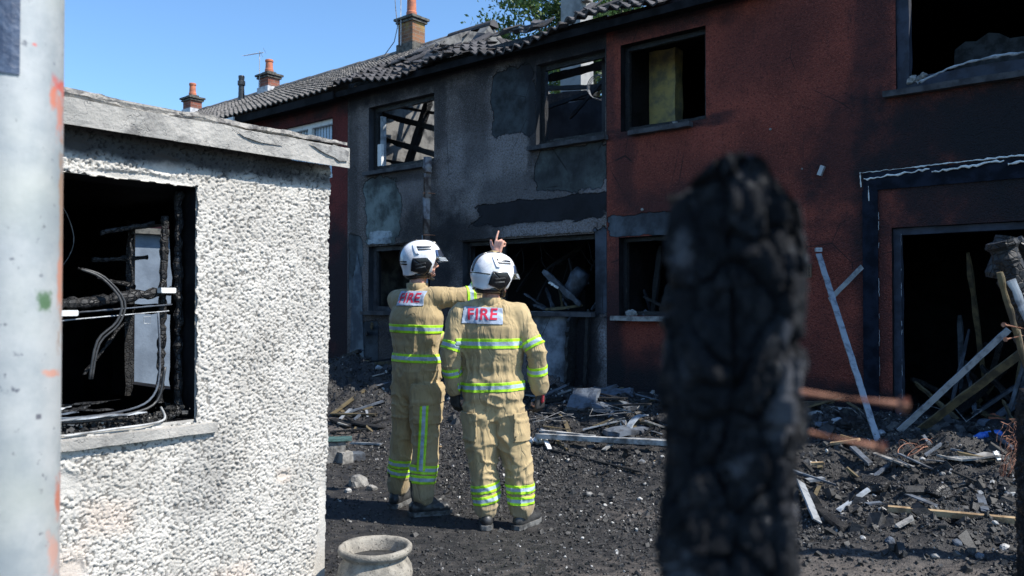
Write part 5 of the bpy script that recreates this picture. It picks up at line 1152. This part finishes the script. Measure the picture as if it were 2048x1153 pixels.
S_.clip('back_panel', [(pc-rt*.136, V((1, 0, -.15))), (pc+rt*.136, V((-1, 0, -.02))), (pc-UP*.062, V((.03, 0, 1))), (pc+UP*.05, V((-.05, 0, -1)))], ['torso', 'arm'], .003, [M['patch']], .002, nfilt=(tuple(bk), .25))
S_.text('FIRE', pc-rt*.005+UP*.0, rt, UP, bk, .108, .009, M['redtext'], cv)
for s, zz in (('L', (.80, 1.02)), ('R', (.80, 1.02))):
    sh, el, wr = V(J['sh'+s]), V(J['el'+s]), V(J['wr'+s])
    S_.band(sh.lerp(el, .80), el-sh, .030, ['arm'+s]); S_.band(el.lerp(wr, .46), wr-el, .030, ['arm'+s+'f'])
    d = (V(J['kn'+s])-V(J['an'+s])).normalized()
    for z in (.095, .172): S_.band(V(J['an'+s])+d*z+UP*.02, d+V((-.10 if s == 'L' else .05, 0, 0)), .029, ['leg'+s+'d'])
    H = PR['hand'+s]; bm = B(); hand_prims(bm, wr-org, H[0], H[1], H[2], H[3], scale=1.27); capsule(bm, wr-org-V(H[0]).normalized()*.05, wr-org, .037, .034, 14)
    gv = put('glove', remesh(bm, .0052, 2), M['glove'], body, smooth=True)
    if s == 'L': continue
    bm = B(); d = V(H[0]).normalized(); ou = V((-1 if s == 'L' else 1, -.15, 0)); capsule(bm, wr-org+d*.0+ou*.016, wr-org+d*.065+ou*.018, .026, .024, 14, .5, V((0, 1, 0))); put('glove_back', bm, M['glovered'], gv, smooth=True)
# side stripes and knee loops of the trousers just showing
for (a, b, r, leg) in (((1058, 830), (1062, 880), .02, 'legR'),):
    q0, q1 = at(*a, 5.6), at(*b, 5.6); d = (q1-q0).normalized(); sx = V((0, 1, 0))
    S_.clip('side_stripe', [(q0, d), (q1, -d), (V((0, 5.66, 0)), (0, -1, 0)), (V((0, 5.58, 0)), (0, 1, 0))], ['legR'], .008, [M['lime'], M['silver']], .002, nfilt=((1, 0, 0), .3), stripe=(V((0, 5.62, 0)), (0, 1, 0), .016))
for s, sg in (('L', -1), ('R', 1)):
    hp, kn = V(J['hip'+s]), V(J['kn'+s]); m_ = hp.lerp(kn, .32)
    S_.clip('pocket', [(m_+UP*.09, (0, 0, -1)), (m_-UP*.10, (0, 0, 1)), (V((m_.x+sg*.03, 0, 0)), (sg, 0, 0))], ['leg'+s, 'torso'], .004, [M['khaki']], .008, nfilt=((sg, -.3, 0), .25))

# ------------------------------------------------------------------ debris in the yard
def fp_yard(rg, n):
    out = []; tot = 0
    while tot < n:
        x = rg.uniform(-3.2, 6.0, n); y = rg.uniform(3.6, 13.2, n); d = dist_out(x, y)
        w = np.clip(.30+.7*sstep(4.2, 2.0, d)+.6*sstep(1.3, 2.2, x-.15*(y-4))*sstep(3.6, 4.4, y), 0, 1)*(.35+.65*sstep(-.4, .5, fbm(np.stack([x*1.3, y*1.3, x*0], -1), 3, 41)))
        w *= 1-.8*np.exp(-((x-2.2)**2+(y-3.9)**2)/.7)-.5*np.exp(-((x+2.1)**2+(y-8.9)**2)/.6)
        inside = ((x+.995)*.7645-(y-4.4)*.6446 < .03) & ((x+.995)*.6446+(y-4.4)*.7645 < .03)
        vis = (np.abs(x) < .66*y+.3)
        for (a, b) in ((-.90, 6.22), (-.63, 5.95), (-.18, 5.62), (.09, 5.64)): w *= 1-np.exp(-((x-a)**2+(y-b)**2)/.03)
        k = (d > .02) & ~inside & vis & (rg.random(n) < w); out.append(np.stack([x[k], y[k]], -1)); tot += k.sum()
    p = np.concatenate(out)[:n]; return np.column_stack([p, gheight(p[:, 0], p[:, 1])+.003])
def fp_pile(rg, n):
    p = fp_yard(rg, n*6); k = (dist_out(p[:, 0], p[:, 1]) < 2.2) | ((p[:, 0] > 2.0) & (p[:, 1] > 4.6)); return p[k][:n] if k.sum() >= n else np.concatenate([p[k], p[k]])[:n]
def fp_rub(rg, n):
    p = fp_yard(rg, n*5); d = dist_out(p[:, 0], p[:, 1]); w = np.clip(sstep(4.6, 2.6, d)+sstep(1.3, 2.2, p[:, 0]-.15*(p[:, 1]-4))*sstep(3.6, 4.4, p[:, 1])+.10, 0, 1); k = rg.random(len(p)) < w; return np.concatenate([p[k]]*3)[:n]
A_ = [chunks(85000, fp_yard, .006, .026, 8, (.76, .215, .025)), chunks(17000, fp_rub, .018, .055, 9, (.83, .155, .015))]
P_ = np.concatenate([a[0] for a in A_]); Fc = np.concatenate([A_[0][1], A_[1][1]+len(A_[0][0])]); mi = np.concatenate([a[2] for a in A_]); o = put('ash_rubble', mesh_np('a', P_, Fc, mi), [M['blacklayer'], M['ashgrey'], M['ashwhite']]); tag(o, 'black charcoal, grey ash and small white bits strewn over the yard', 'rubble', kind='stuff')
P_, Fc, mi = chunks(1100, fp_pile, .05, .15, 18, (.86, .12, .02)); o = put('charred_rubble', mesh_np('a', P_, Fc, mi), [M['blacklayer'], M['ashgrey'], M['ashwhite']]); tag(o, 'larger charred lumps heaped along the house fronts', 'rubble', kind='stuff')

def thing(name, bm, m, label, cat, group=None, smooth=False):
    c = centred(bm); o = put(name, bm, m, None, c, smooth); tag(o, label, cat, group); return o
def plank(pa, pb, w, t, mat, name, label, cat='plank', group=None, seed=0, rag=.03, flatup=UP, bow=0.):
    bm = B(); pa, pb = V(pa), V(pb); d = (pb-pa).normalized(); sx = d.cross(V(flatup)).normalized(); sy = sx.cross(d).normalized(); rn = random.Random(seed); n = max(5, int((pb-pa).length/.05)); rings = []
    for k in range(n+1):
        p = pa.lerp(pb, k/n)+sy*bow*math.sin(math.pi*k/n); j = rn.uniform(-.04, .04)*w; e = [rn.uniform(0, rag) if k in (0, n) else 0 for _ in range(4)]; sgn = 1 if k == 0 else -1
        rings.append([bm.verts.new(p+sx*(a*w/2+j)+sy*b*t/2+d*e[i]*sgn) for i, (a, b) in enumerate(((-1, -1), (1, -1), (1, 1), (-1, 1)))])
    for r0, r1 in zip(rings, rings[1:]):
        for i in range(4): bm.faces.new((r0[i], r0[(i+1) % 4], r1[(i+1) % 4], r1[i]))
    bm.faces.new(rings[0][::-1]); bm.faces.new(rings[-1]); bmesh.ops.recalc_face_normals(bm, faces=bm.faces)
    return thing(name, bm, M[mat], label, cat, group)
def gp(px, py, dz=0.): return on_ground(px, py)+UP*dz
def stone(px, py, s, mat, name, label, cat, group=None, seed=0, flat=.7, p=None):
    bm = B(); bmesh.ops.create_icosphere(bm, subdivisions=3, radius=s); o_ = V((seed*3.1, 0, 0))
    cuts = [(V(mn.random_unit_vector()), .62+.25*random.random()) for _ in range(9)]
    for v_ in bm.verts:
        q = v_.co/s
        for n_, h in cuts:
            e = q.dot(n_)-h
            if e > 0: q -= n_*e*.92
        v_.co = V((q.x, q.y*.85, q.z*flat))*s*(1+.12*mn.noise(q*3+o_))
    p = gp(px, py) if p is None else p; bmesh.ops.rotate(bm, verts=bm.verts, matrix=Matrix.Rotation(seed*1.7, 3, 'Z')); bmesh.ops.translate(bm, verts=bm.verts, vec=p+UP*s*flat*.35)
    return thing(name, bm, M[mat], label, cat, group)
mn.seed_set(5)
# metal strips leaning on or near the red house
def wallp(px, py, w): u, z = fac(px, py, w); return F2W(u, w, z)
a = wallp(1636, 505, -.06); b = gp(1758, 884); plank(b-UP*.02, a, .055, .012, 'metal', 'metal_strip', 'long pale metal strip leaning upright against the red wall', 'metal strip', seed=1, flatup=(0, -1, 0))
a = wallp(1637, 500, -.07); bm = B(); box(bm, -.03, .03, -.02, .02, -.02, .02, 0, Matrix.Translation(a)); bmesh.ops.bevel(bm, geom=bm.edges[:], offset=.005, segments=1)
c = V((a.x, a.y, a.z)); o = put('bracket', bm, M['metal'], bpy.data.objects['metal_strip'], -bpy.data.objects['metal_strip'].location)
plank(wallp(1656, 603, -.09), wallp(1728, 530, -.07), .045, .012, 'paleblue', 'metal_strip', 'short pale strip tilted across the upright one on the red wall', 'metal strip', seed=2, flatup=(0, -1, 0))
tg = at(2022, 655, 6.25); b = gp(1795, 866); plank(b, tg, .048, .014, 'metal', 'metal_strip', 'long pale blue-grey strip slanting up in front of the burnt doorway', 'metal strip', seed=3, flatup=(0, -1, 0))
tg = at(2070, 685, 6.15); b = gp(1838, 862); plank(b, tg, .065, .02, 'brownwood', 'plank', 'long brown scorched plank slanting up beside the pale strip', seed=4, flatup=(0, -1, 0))
# lying pieces
plank(gp(1768, 1032, .05), gp(2038, 1062, .06), .05, .035, 'oldwood', 'plank', 'long bare wood batten lying on rubble at lower right', seed=5)
plank(gp(1660, 899, .04), gp(1722, 892, .05), .08, .02, 'oldwood', 'plank', 'short clean wood offcut beside the foreground post', seed=6)
plank(gp(1600, 990, .10), gp(1636, 1056, .03), .07, .012, 'metal', 'metal_strip', 'bent metal strip standing out of the ash beside the foreground post', 'metal strip', seed=7, flatup=(.3, -1, .5))
plank(gp(1628, 1020, .03), gp(1690, 1066, .02), .06, .03, 'char', 'charred_plank', 'black charred board lying behind the bent metal strip', seed=8)
plank(gp(1676, 1028, .02), gp(1740, 992, .05), .03, .02, 'paleblue', 'broken_stick', 'pale grey stick pointing up out of the ash', 'stick', seed=9)
plank(gp(1790, 1065, .03), gp(1830, 1050, .05), .035, .015, 'stone', 'broken_stick', 'short splintered stick below the long batten', 'stick', seed=10)
plank(gp(1618, 938, .04), gp(1650, 937, .04), .05, .02, 'oldwood', 'plank', 'small orange-brown wood end beside the foreground post', seed=11)
plank(gp(1612, 972, .04), gp(1650, 968, .04), .06, .02, 'metal', 'metal_strip', 'short metal end just below the small wood end', 'metal strip', seed=12)
bm = B(); c = gp(1950, 920, .07); pts = [(-.26, .03), (-.12, .06), (-.02, .04), (.1, .06), (.2, .03), (.22, -.04), (.12, -.06), (-.02, -.05), (-.1, -.02), (-.2, -.01)]
A = [bm.verts.new(c+V((x, y, .008+.02*math.sin(x*14)))) for x, y in pts]; C = [bm.verts.new(c+V((x, y, -.006+.02*math.sin(x*14)))) for x, y in pts]; bm.faces.new(A); bm.faces.new(C[::-1])
for i in range(len(pts)): bm.faces.new((A[i], C[i], C[(i+1) % len(pts)], A[(i+1) % len(pts)]))
thing('broken_board', bm, M['stone'], 'jagged pale broken board lying flat near the rusty wire coil', 'board')
plank(gp(1988, 918, .12), gp(2000, 932, .03), .03, .012, 'white', 'broken_stick', 'short white splinter against the jagged pale board', 'stick', seed=13)
plank(gp(1910, 936, .03), gp(1990, 932, .03), .05, .015, 'brownwood', 'plank', 'scorched strip of wood under the jagged pale board', seed=14)
# rusty wire bundle
c = gp(2018, 955); bm = B(); rn = random.Random(4)
for k in range(16):
    h = rn.uniform(.22, .42); x0 = rn.uniform(-.07, .03); x1 = x0+rn.uniform(-.03, .14); pts = []
    for i in range(13): t = i/12; pts.append(c+V((x0+(x1-x0)*t+.07*math.sin(math.pi*t)*rn.choice((1, .4)), rn.uniform(-.01, .01)+.02*k/16, h*math.sin(math.pi*min(1, t*(.55+.05*k/3))))))
    tube(bm, pts, .0022, 4)
thing('wire_coil', bm, M['rust'], 'tangled coil of rusty wire standing at the right edge', 'wire')
for k, (px, py, rr_) in enumerate(((1822, 908, .09), (1836, 912, .07), (1848, 905, .06), (1812, 915, .05))):
    c = gp(px, py, .03); bm = B(); tube(bm, [c+V((rr_*math.cos(t), rr_*.8*math.sin(t), .04+.04*math.sin(t*1.3+k))) for t in np.linspace(0, 5.6, 22)], .003, 4); thing('wire_loop', bm, M['rust'], 'thin rusty wire loop lying in the ash near the slanting plank', 'wire', 'wire loops in the ash')
# blue bottle
pa, pb = gp(1945, 887, .04), gp(1990, 880, .05); d = (pb-pa).normalized(); x, y = frame_of(d); L = .24; bm = B()
loft(bm, [(pa+d*t*L, x*r_, y*r_) for t, r_ in ((0, .012), (.06, .013), (.1, .016), (.28, .034), (.3, .036), (.45, .033), (.5, .036), (.95, .036), (1, .030))], 16)
bt = thing('plastic_bottle', bm, M['bluepl'], 'blue plastic bottle lying on its side in the rubble', 'bottle', smooth=False)
bm = B(); loft(bm, [(pa-d*.004, x*.014, y*.014), (pa+d*.014, x*.014, y*.014)], 12); put('bottle_cap', bm, M['paleblue'], bt, -bt.location)
# broken white panel, soft grey lumps, mesh-like items beside the foreground post
bm = B(); c = gp(1660, 820)+UP*.10; S0 = 1/1632*c.y
pts = [(-.17, -.03), (-.165, .20), (-.10, .19), (-.06, .10), (.0, .05), (.05, -.01), (.02, -.03), (.0, -.07), (-.10, -.07), (-.13, -.04)]
A = [bm.verts.new(c+V((x+.05, -.01+.25*z, z*1.1))) for x, z in pts]; C = [bm.verts.new(c+V((x+.05, .01+.25*z, z*1.1))) for x, z in pts]; bm.faces.new(A); bm.faces.new(C[::-1])
for i in range(len(pts)): bm.faces.new((A[i], C[i], C[(i+1) % len(pts)], A[(i+1) % len(pts)]))
thing('broken_sheet', bm, M['white'], 'jagged white broken sheet standing behind the rusty nails', 'sheet')
plank(gp(1652, 822, .02), gp(1652, 815, .18), .08, .03, 'metal', 'metal_scrap', 'dull metal strut under the jagged white sheet', 'metal scrap', seed=15, flatup=(0, -1, 0))
for k, (px, py, s, m, lb) in enumerate(((1632, 842, .085, 'stone', 'rounded grey padded lump beside the foreground post'), (1640, 852, .05, 'slate', 'dark grey lump under the rounded padded one'), (1674, 850, .055, 'paleblue', 'pale blue checked lump below the white sheet'), (1736, 815, .08, 'slate', 'dusty grey lump behind the leaning metal strip'), (1808, 833, .05, 'paleblue', 'pale lump at the foot of the slanting strip'), (1990, 842, .09, 'terracotta', 'orange-brown brick fragment at the burnt doorway'), (1975, 855, .11, 'slate', 'dark rounded canister-like lump at the burnt doorway'), (1760, 873, .05, 'metal', 'crumpled metal scrap at the foot of the leaning strip'))):
    stone(px, py, s, m, 'rubble_lump', lb, 'rubble', seed=k+50, flat=.6)
# long white trim pieces behind the right firefighter
plank(gp(1070, 893, .10), gp(1345, 903, .07), .05, .045, 'dirtywhite', 'plastic_trim', 'long white trim lying behind the firefighters, nearest of the pale bars', 'trim', seed=16)
plank(gp(1078, 874, .06), gp(1190, 884, .05), .05, .02, 'dirtywhite', 'plastic_trim', 'shorter white trim crossing behind the longest bar', 'trim', seed=17)
plank(gp(1230, 888, .05), gp(1345, 893, .05), .05, .02, 'metal', 'metal_strip', 'grey metal strip lying behind the right end of the white trim', 'metal strip', seed=18)
plank(gp(1100, 905, .02), gp(1086, 885, .08), .04, .015, 'white', 'plastic_trim', 'short white end tilted under the long trim', 'trim', seed=19)
plank(gp(1205, 907, .02), gp(1228, 895, .05), .04, .015, 'stone', 'broken_stick', 'pale broken piece under the middle of the long trim', 'stick', seed=20)
plank(gp(1135, 905, .02), gp(1105, 885, .05), .02, .02, 'brownwood', 'broken_stick', 'thin brown stick poking out from under the long trim', 'stick', seed=21)
plank(gp(1165, 868, .04), gp(1240, 852, .05), .04, .01, 'paleblue', 'metal_strip', 'pale strip lying further back towards the wide window', 'metal strip', seed=22)
plank(gp(1255, 865, .03), gp(1292, 850, .10), .07, .012, 'paleblue', 'curled_sheet', 'curled pale sheet scrap lying behind the grey strip', 'sheet', seed=23, bow=.04)
c = gp(1072, 893, .05); bm = B(); tube(bm, [c+V((-.05, 0, 0)), c+V((0, .02, .0)), c+V((.10, .05, .01))], [.042, .042, .036], 14); pt_ = thing('pipe_stub', bm, M['white'], 'short white pipe stub beside the right firefighter\'s knee', 'pipe', smooth=True)
bm = B(); tube(bm, [c+V((0, .02, 0)), c+V((.016, .026, 0))], .044, 14); put('band', bm, M['rubber'], pt_, -pt_.location)
bm = B(); p = gp(1253, 930); tube(bm, [p, p+V((-.02, 0, .06)), p+V((.012, 0, .10)), p+V((0, 0, .15))], [.03, .022, .035, .04], 10)
for v_ in bm.verts: v_.co += V(mn.noise_vector(v_.co*40))*.012
thing('charred_stump', bm, M['char'], 'black charred stump standing under the right part of the trim', 'stump')
plank(gp(1100, 903, .015), gp(1290, 950, .015), .025, .012, 'char', 'charred_plank', 'thin black batten lying across the yard in front of the trim', seed=24)
# slabs and lumps at the foot of the grey house
for k, (px, py, wd_, hh, tl, lb) in enumerate(((1160, 815, .30, .26, .5, 'dusty grey slab propped up at the foot of the grey house'), (1225, 800, .45, .20, .25, 'wide dusty slab lying right of the propped one'), (1222, 818, .38, .12, .15, 'lower slab lying in front of the wide one'), (1262, 822, .26, .1, .1, 'small flat slab at the right end of the slabs'), (1270, 872, .45, .2, .05, 'flat grey board lying near the post'), (1315, 785, .16, .14, .4, 'pale lump of plaster by the red wall'))):
    c = gp(px, py, .03); bm = B(); Mx = Matrix.Translation(c) @ Matrix.Rotation(-.5+.3*k, 4, 'Z') @ Matrix.Rotation(tl*1.4, 4, 'X'); box(bm, -wd_/2, wd_/2, -.02, hh, -.02, .025, 0, Mx)
    bmesh.ops.subdivide_edges(bm, edges=bm.edges[:], cuts=5, use_grid_fill=True)
    for v_ in bm.verts: v_.co += V(mn.noise_vector(v_.co*9))*.03
    thing('broken_slab', bm, M['slate' if k < 5 else 'stone'], lb, 'slab')
# left corner: blocks with a glass sheet, boulders, brown boards
for k, (px, py, s, lb) in enumerate(((668, 922, (.11, .10, .20), 'grey concrete block standing by the outbuilding corner'), (712, 918, (.07, .08, .06), 'small dark block beside the concrete block'), (690, 925, (.06, .05, .10), 'narrow pale block just right of the standing block'))):
    c = gp(px, py); bm = B(); box(bm, -s[0], s[0], -s[1], s[1], -.02, s[2], 0, Matrix.Translation(c) @ Matrix.Rotation(.3*k+.2, 4, 'Z')); bmesh.ops.bevel(bm, geom=bm.edges[:], offset=.012, segments=2)
    for v_ in bm.verts: v_.co += V(mn.noise_vector(v_.co*20))*.006
    thing('concrete_block', bm, M['stone' if k != 1 else 'slate'], lb, 'block')
c = gp(668, 922); bm = B(); box(bm, -.2, .17, -.12, .12, .205, .215, 0, Matrix.Translation(c) @ Matrix.Rotation(.2, 4, 'Z')); thing('glass_sheet', bm, M['silvervisor'] if 0 else simple('greenish_glass', (.12, .22, .21), None, .12, bd=0), 'greenish glass sheet lying on the concrete block', 'glass')
stone(718, 972, .105, 'stone', 'boulder', 'large pale lump of concrete left of the taller firefighter', 'stone', seed=3, flat=.8); stone(744, 980, .05, 'stone', 'boulder', 'smaller pale lump touching the large one', 'stone', seed=4); stone(697, 985, .035, 'ashwhite', 'boulder', 'white crumb of plaster left of the large lump', 'stone', seed=5)
rn = random.Random(8)
for k, (a, b, m, w) in enumerate((((660, 868), (742, 862), 'char', .06), ((700, 890), (765, 893), 'metal', .03), ((662, 826), (755, 833), 'brownwood', .07), ((690, 805), (770, 800), 'slate', .05), ((664, 846), (700, 858), 'char', .08), ((705, 848), (765, 860), 'char', .10), ((662, 790), (730, 784), 'brownwood', .05))):
    plank(gp(*a, .02), gp(*b, .02), w, .02, m, 'flat_board', ['black board lying by the outbuilding corner', 'thin pale strip lying left of the taller firefighter\'s leg', 'brown board flat on the path behind the corner', 'grey slat flat on the path, further back', 'short black piece near the glass sheet', 'wide charred board behind the taller firefighter\'s knee', 'farthest brown slat on the path'][k], 'board', seed=k+70)
plank(gp(728, 712, .0), wallp(745, 648, -.3), .05, .02, 'brownwood', 'plank', 'brown stick propped against the left end of the grey house', 'stick', seed=31, flatup=(0, -1, 0))
plank(gp(705, 705, .1), wallp(735, 665, -.25), .05, .03, 'char', 'charred_plank', 'black batten crossing behind the propped brown stick', seed=32, flatup=(0, -1, 0))
for k, (px, py, s) in enumerate(((748, 742, .06), (757, 748, .05), (738, 730, .04))): stone(px, py, s, 'paleblue', 'plastic_scrap', 'crumpled pale blue scrap on the rubble by the grey house', 'scrap', 'pale scraps by the grey house', seed=k+90)
def place(px, py):
    if px < 775: return 'between the outbuilding and the taller firefighter' if py < 960 else 'near the outbuilding corner and the garden pot'
    if px < 1062: return 'near the firefighters\' boots'
    if px < 1345: return 'at the foot of the grey house' if py < 835 else 'beside the long white trim' if py < 935 else 'in the yard between the firefighters and the charred post'
    return 'in front of the burnt doorway' if py < 885 else 'below the jagged pale board' if py < 1000 else 'around the long bare batten' if py < 1075 else 'at the bottom right'
COLN = dict(char='black charred', slate='dusty dark', paleblue='pale blue', brownwood='brown', stone='pale grey', metal='dull metal', ashwhite='white', oldwood='light brown')
# loose pale stones and plaster bits
spots = [(1178, 992, .055, 'stone'), (1195, 975, .02, 'ashwhite'), (1280, 1000, .03, 'ashwhite'), (1210, 1012, .025, 'ashwhite'), (1222, 1008, .02, 'ashwhite'), (1120, 1032, .02, 'ashwhite'), (1165, 1078, .02, 'ashwhite'), (1018, 1015, .022, 'ashwhite'), (1075, 948, .02, 'ashwhite'), (1260, 862, .03, 'ashwhite'), (1290, 970, .03, 'stone'), (1845, 928, .03, 'ashwhite'), (1875, 1040, .03, 'stone'), (1765, 1023, .04, 'ashwhite'), (1725, 1078, .03, 'ashwhite'), (1685, 1030, .025, 'ashwhite'), (1870, 1115, .035, 'stone'), (2010, 1100, .05, 'ashwhite'), (1990, 1050, .03, 'ashwhite'), (1960, 1115, .045, 'slate'), (2015, 985, .03, 'ashwhite'), (1985, 960, .03, 'ashwhite'), (1885, 945, .03, 'stone'), (1630, 925, .025, 'ashwhite'), (1695, 1015, .03, 'stone'), (1780, 1085, .05, 'slate'), (1915, 1090, .05, 'slate'), (770, 1000, .02, 'ashwhite'), (880, 1000, .02, 'stone'), (700, 1045, .02, 'stone'), (1170, 900, .03, 'stone'), (1325, 915, .03, 'ashwhite'), (1310, 925, .03, 'oldwood'), (880, 895, .03, 'oldwood')]
for k, (px, py, s, m) in enumerate(spots): stone(px, py, s*.72, m, 'rubble_stone', f"{'larger' if s >= .04 else 'small' if s >= .025 else 'tiny'} {COLN[m]} rubble stone {place(px, py)}", 'stone', f"{'larger' if s >= .04 else 'small' if s >= .025 else 'tiny'} {COLN[m]} stones {place(px, py)}", seed=k)
# splinters and charred sticks
rn = random.Random(77)
for k in range(110):
    if k < 60: px, py = rn.uniform(1060, 1340), rn.uniform(785, 885)
    elif k < 80: px, py = rn.uniform(660, 760), rn.uniform(715, 880)
    else: px, py = rn.uniform(1620, 2040), rn.uniform(830, 1040)
    if 60 > k >= 45: px = rn.uniform(1630, 2040); py = rn.uniform(800, 900)
    p = gp(px, py, .02); a = rn.uniform(0, math.pi); L = rn.uniform(.08, .35); q = p+V((math.cos(a)*L, math.sin(a)*L, rn.uniform(0, .10)))
    q.z = max(q.z, gz(q.x, q.y)+.01); m = rn.choice(['char', 'char', 'char', 'char', 'slate', 'slate', 'brownwood', 'brownwood', 'stone', 'metal'])
    if dist_out(q.x, q.y) < .05: continue
    plank(p, q, rn.uniform(.012, .05), rn.uniform(.006, .02), m, 'charred_stick' if m == 'char' else 'splinter', (lb := f"{'long' if L > .26 else 'medium' if L > .16 else 'short'} {'upturned ' if q.z-p.z > .06 else 'flat '}{COLN[m]} splinter {place(px, py)}"), 'splinter', lb.replace(' splinter', ' splinters'), seed=k)
for k, (px, py) in enumerate(((1180, 790), (1290, 800), (1110, 830), (1700, 850), (1900, 870), (2000, 860), (760, 735), (1330, 845), (1235, 842), (1880, 990), (1750, 980))): stone(px, py, rn.uniform(.07, .13), 'char', 'charred_lump', f'large black charred lump {place(px, py)}', 'rubble', f'large charred lumps {place(px, py)}', seed=k+200, flat=.6)
for k in range(9):
    px, py = rn.uniform(1090, 1330) if k < 5 else rn.uniform(1650, 2000), rn.uniform(800, 860); c = gp(px, py, .04); pts = [c+V((rn.uniform(-.25, .25), rn.uniform(-.2, .2), rn.uniform(0, .12))) for _ in range(6)]; bm = B(); tube(bm, pts, .004, 4); thing('loose_cable', bm, M['cable'], f'thin grey cable tangled {place(px, py)}', 'cable', f'cables {place(px, py)}')
for k in range(34):
    u = rn.uniform(-4.2, 6.0); dd = rn.uniform(.15, 1.3); w0 = F2W(u, -dd, 0); a = rn.uniform(-.5, .5)+math.atan2(UD.y, UD.x)*(k % 3 > 0); L = rn.uniform(.3, .95)
    p = V((w0.x, w0.y, gz(w0.x, w0.y)+.03)); q = p+V((math.cos(a)*L, math.sin(a)*L, rn.uniform(.0, .28)))
    if dist_out(q.x, q.y) < .06: continue
    q.z = max(q.z, gz(q.x, q.y)+.02); m = rn.choice(['char', 'char', 'char', 'slate', 'brownwood'])
    px_ = 1024+FPX*p.x/p.y; zone = 'left of the firefighters' if px_ < 775 else 'behind the firefighters' if px_ < 1062 else 'under the wide grey-house window' if px_ < 1215 else 'along the foot of the red wall' if px_ < 1720 else 'before the burnt doorway'
    big = L > .6; lb = f"{'long' if big else 'medium'} {COLN[m]} board {'tilted up' if q.z-p.z > .12 else 'lying flat'} {zone}"
    plank(p, q, rn.uniform(.05, .14), rn.uniform(.015, .05), m, 'charred_board', lb, 'board', lb.replace(' board', ' boards'), seed=k+300)
# garden pot
g = G('weathered_pot'); c = g.mix(g.mr(g.noise(14, 6), .4, .65), (.33, .30, .25), (.18, .165, .14)); c = g.mix(g.mr(g.noise(60, 4, .7), .56, .68), c, (.06, .055, .05)); c = g.mix(g.mr(g.sep()[2], .17, .05, 0, .5), c, (.12, .11, .10)); g.col(c); g.rough(.92); g.nrm(g.bump(g.noise(110, 4), .004)); M['pot'] = g.m
prof = [(0, .115), (.01, .13), (.03, .135), (.06, .155), (.10, .180), (.14, .190), (.18, .185), (.205, .170), (.222, .160), (.232, .162), (.238, .172), (.248, .186), (.262, .192), (.276, .190), (.284, .182), (.282, .168), (.262, .158), (.20, .150)]
npf = 160; rows = []; bm = B()
for j, (z, r_) in enumerate(prof):
    row = []
    for i in range(npf):
        t = 2*math.pi*i/npf; rr_ = r_
        if .04 < z < .21 and j < 9: 
            m = math.sin(math.pi*(z-.04)/.17); rr_ += .008*m*max(0, math.sin(t*6)*math.cos((z-.12)*40+math.sin(t*6)*2))+.006*m*abs(math.sin(t*12+z*60))
        row.append(bm.verts.new(V((math.cos(t)*rr_, math.sin(t)*rr_, z))*(1+.01*mn.noise(V((math.cos(t)*3, math.sin(t)*3, z*20))))))
    rows.append(row)
for r0, r1 in zip(rows, rows[1:]):
    for i in range(npf): bm.faces.new((r0[i], r0[(i+1) % npf], r1[(i+1) % npf], r1[i]))
bm.faces.new(rows[0][::-1]); pot = put('garden_pot', bm, M['pot'], None, V((-.712, 4.27, gz(-.71, 4.27))), smooth=True); tag(pot, 'weathered stone garden pot with relief pattern in front of the outbuilding corner', 'plant pot')
bm = B(); 
ring = [bm.verts.new((math.cos(2*math.pi*i/40)*.152, math.sin(2*math.pi*i/40)*.152, .212+.008*mn.noise(V((i, 0, 0))))) for i in range(40)]; ce = bm.verts.new((0, 0, .225))
for i in range(40): bm.faces.new((ring[i], ring[(i+1) % 40], ce))
put('soil', bm, M['blacklayer'], pot)
# charred post out of frame on the right whose shadow crosses the yard
bm = burnt_block(.035, .035, -.05, 1.75, 41, .008); fpst = put('charred_post', bm, M['gator'], None, (3.05, 4.45, 0), smooth=True); tag(fpst, 'thin charred post just beyond the right edge, casting a long shadow', 'post')
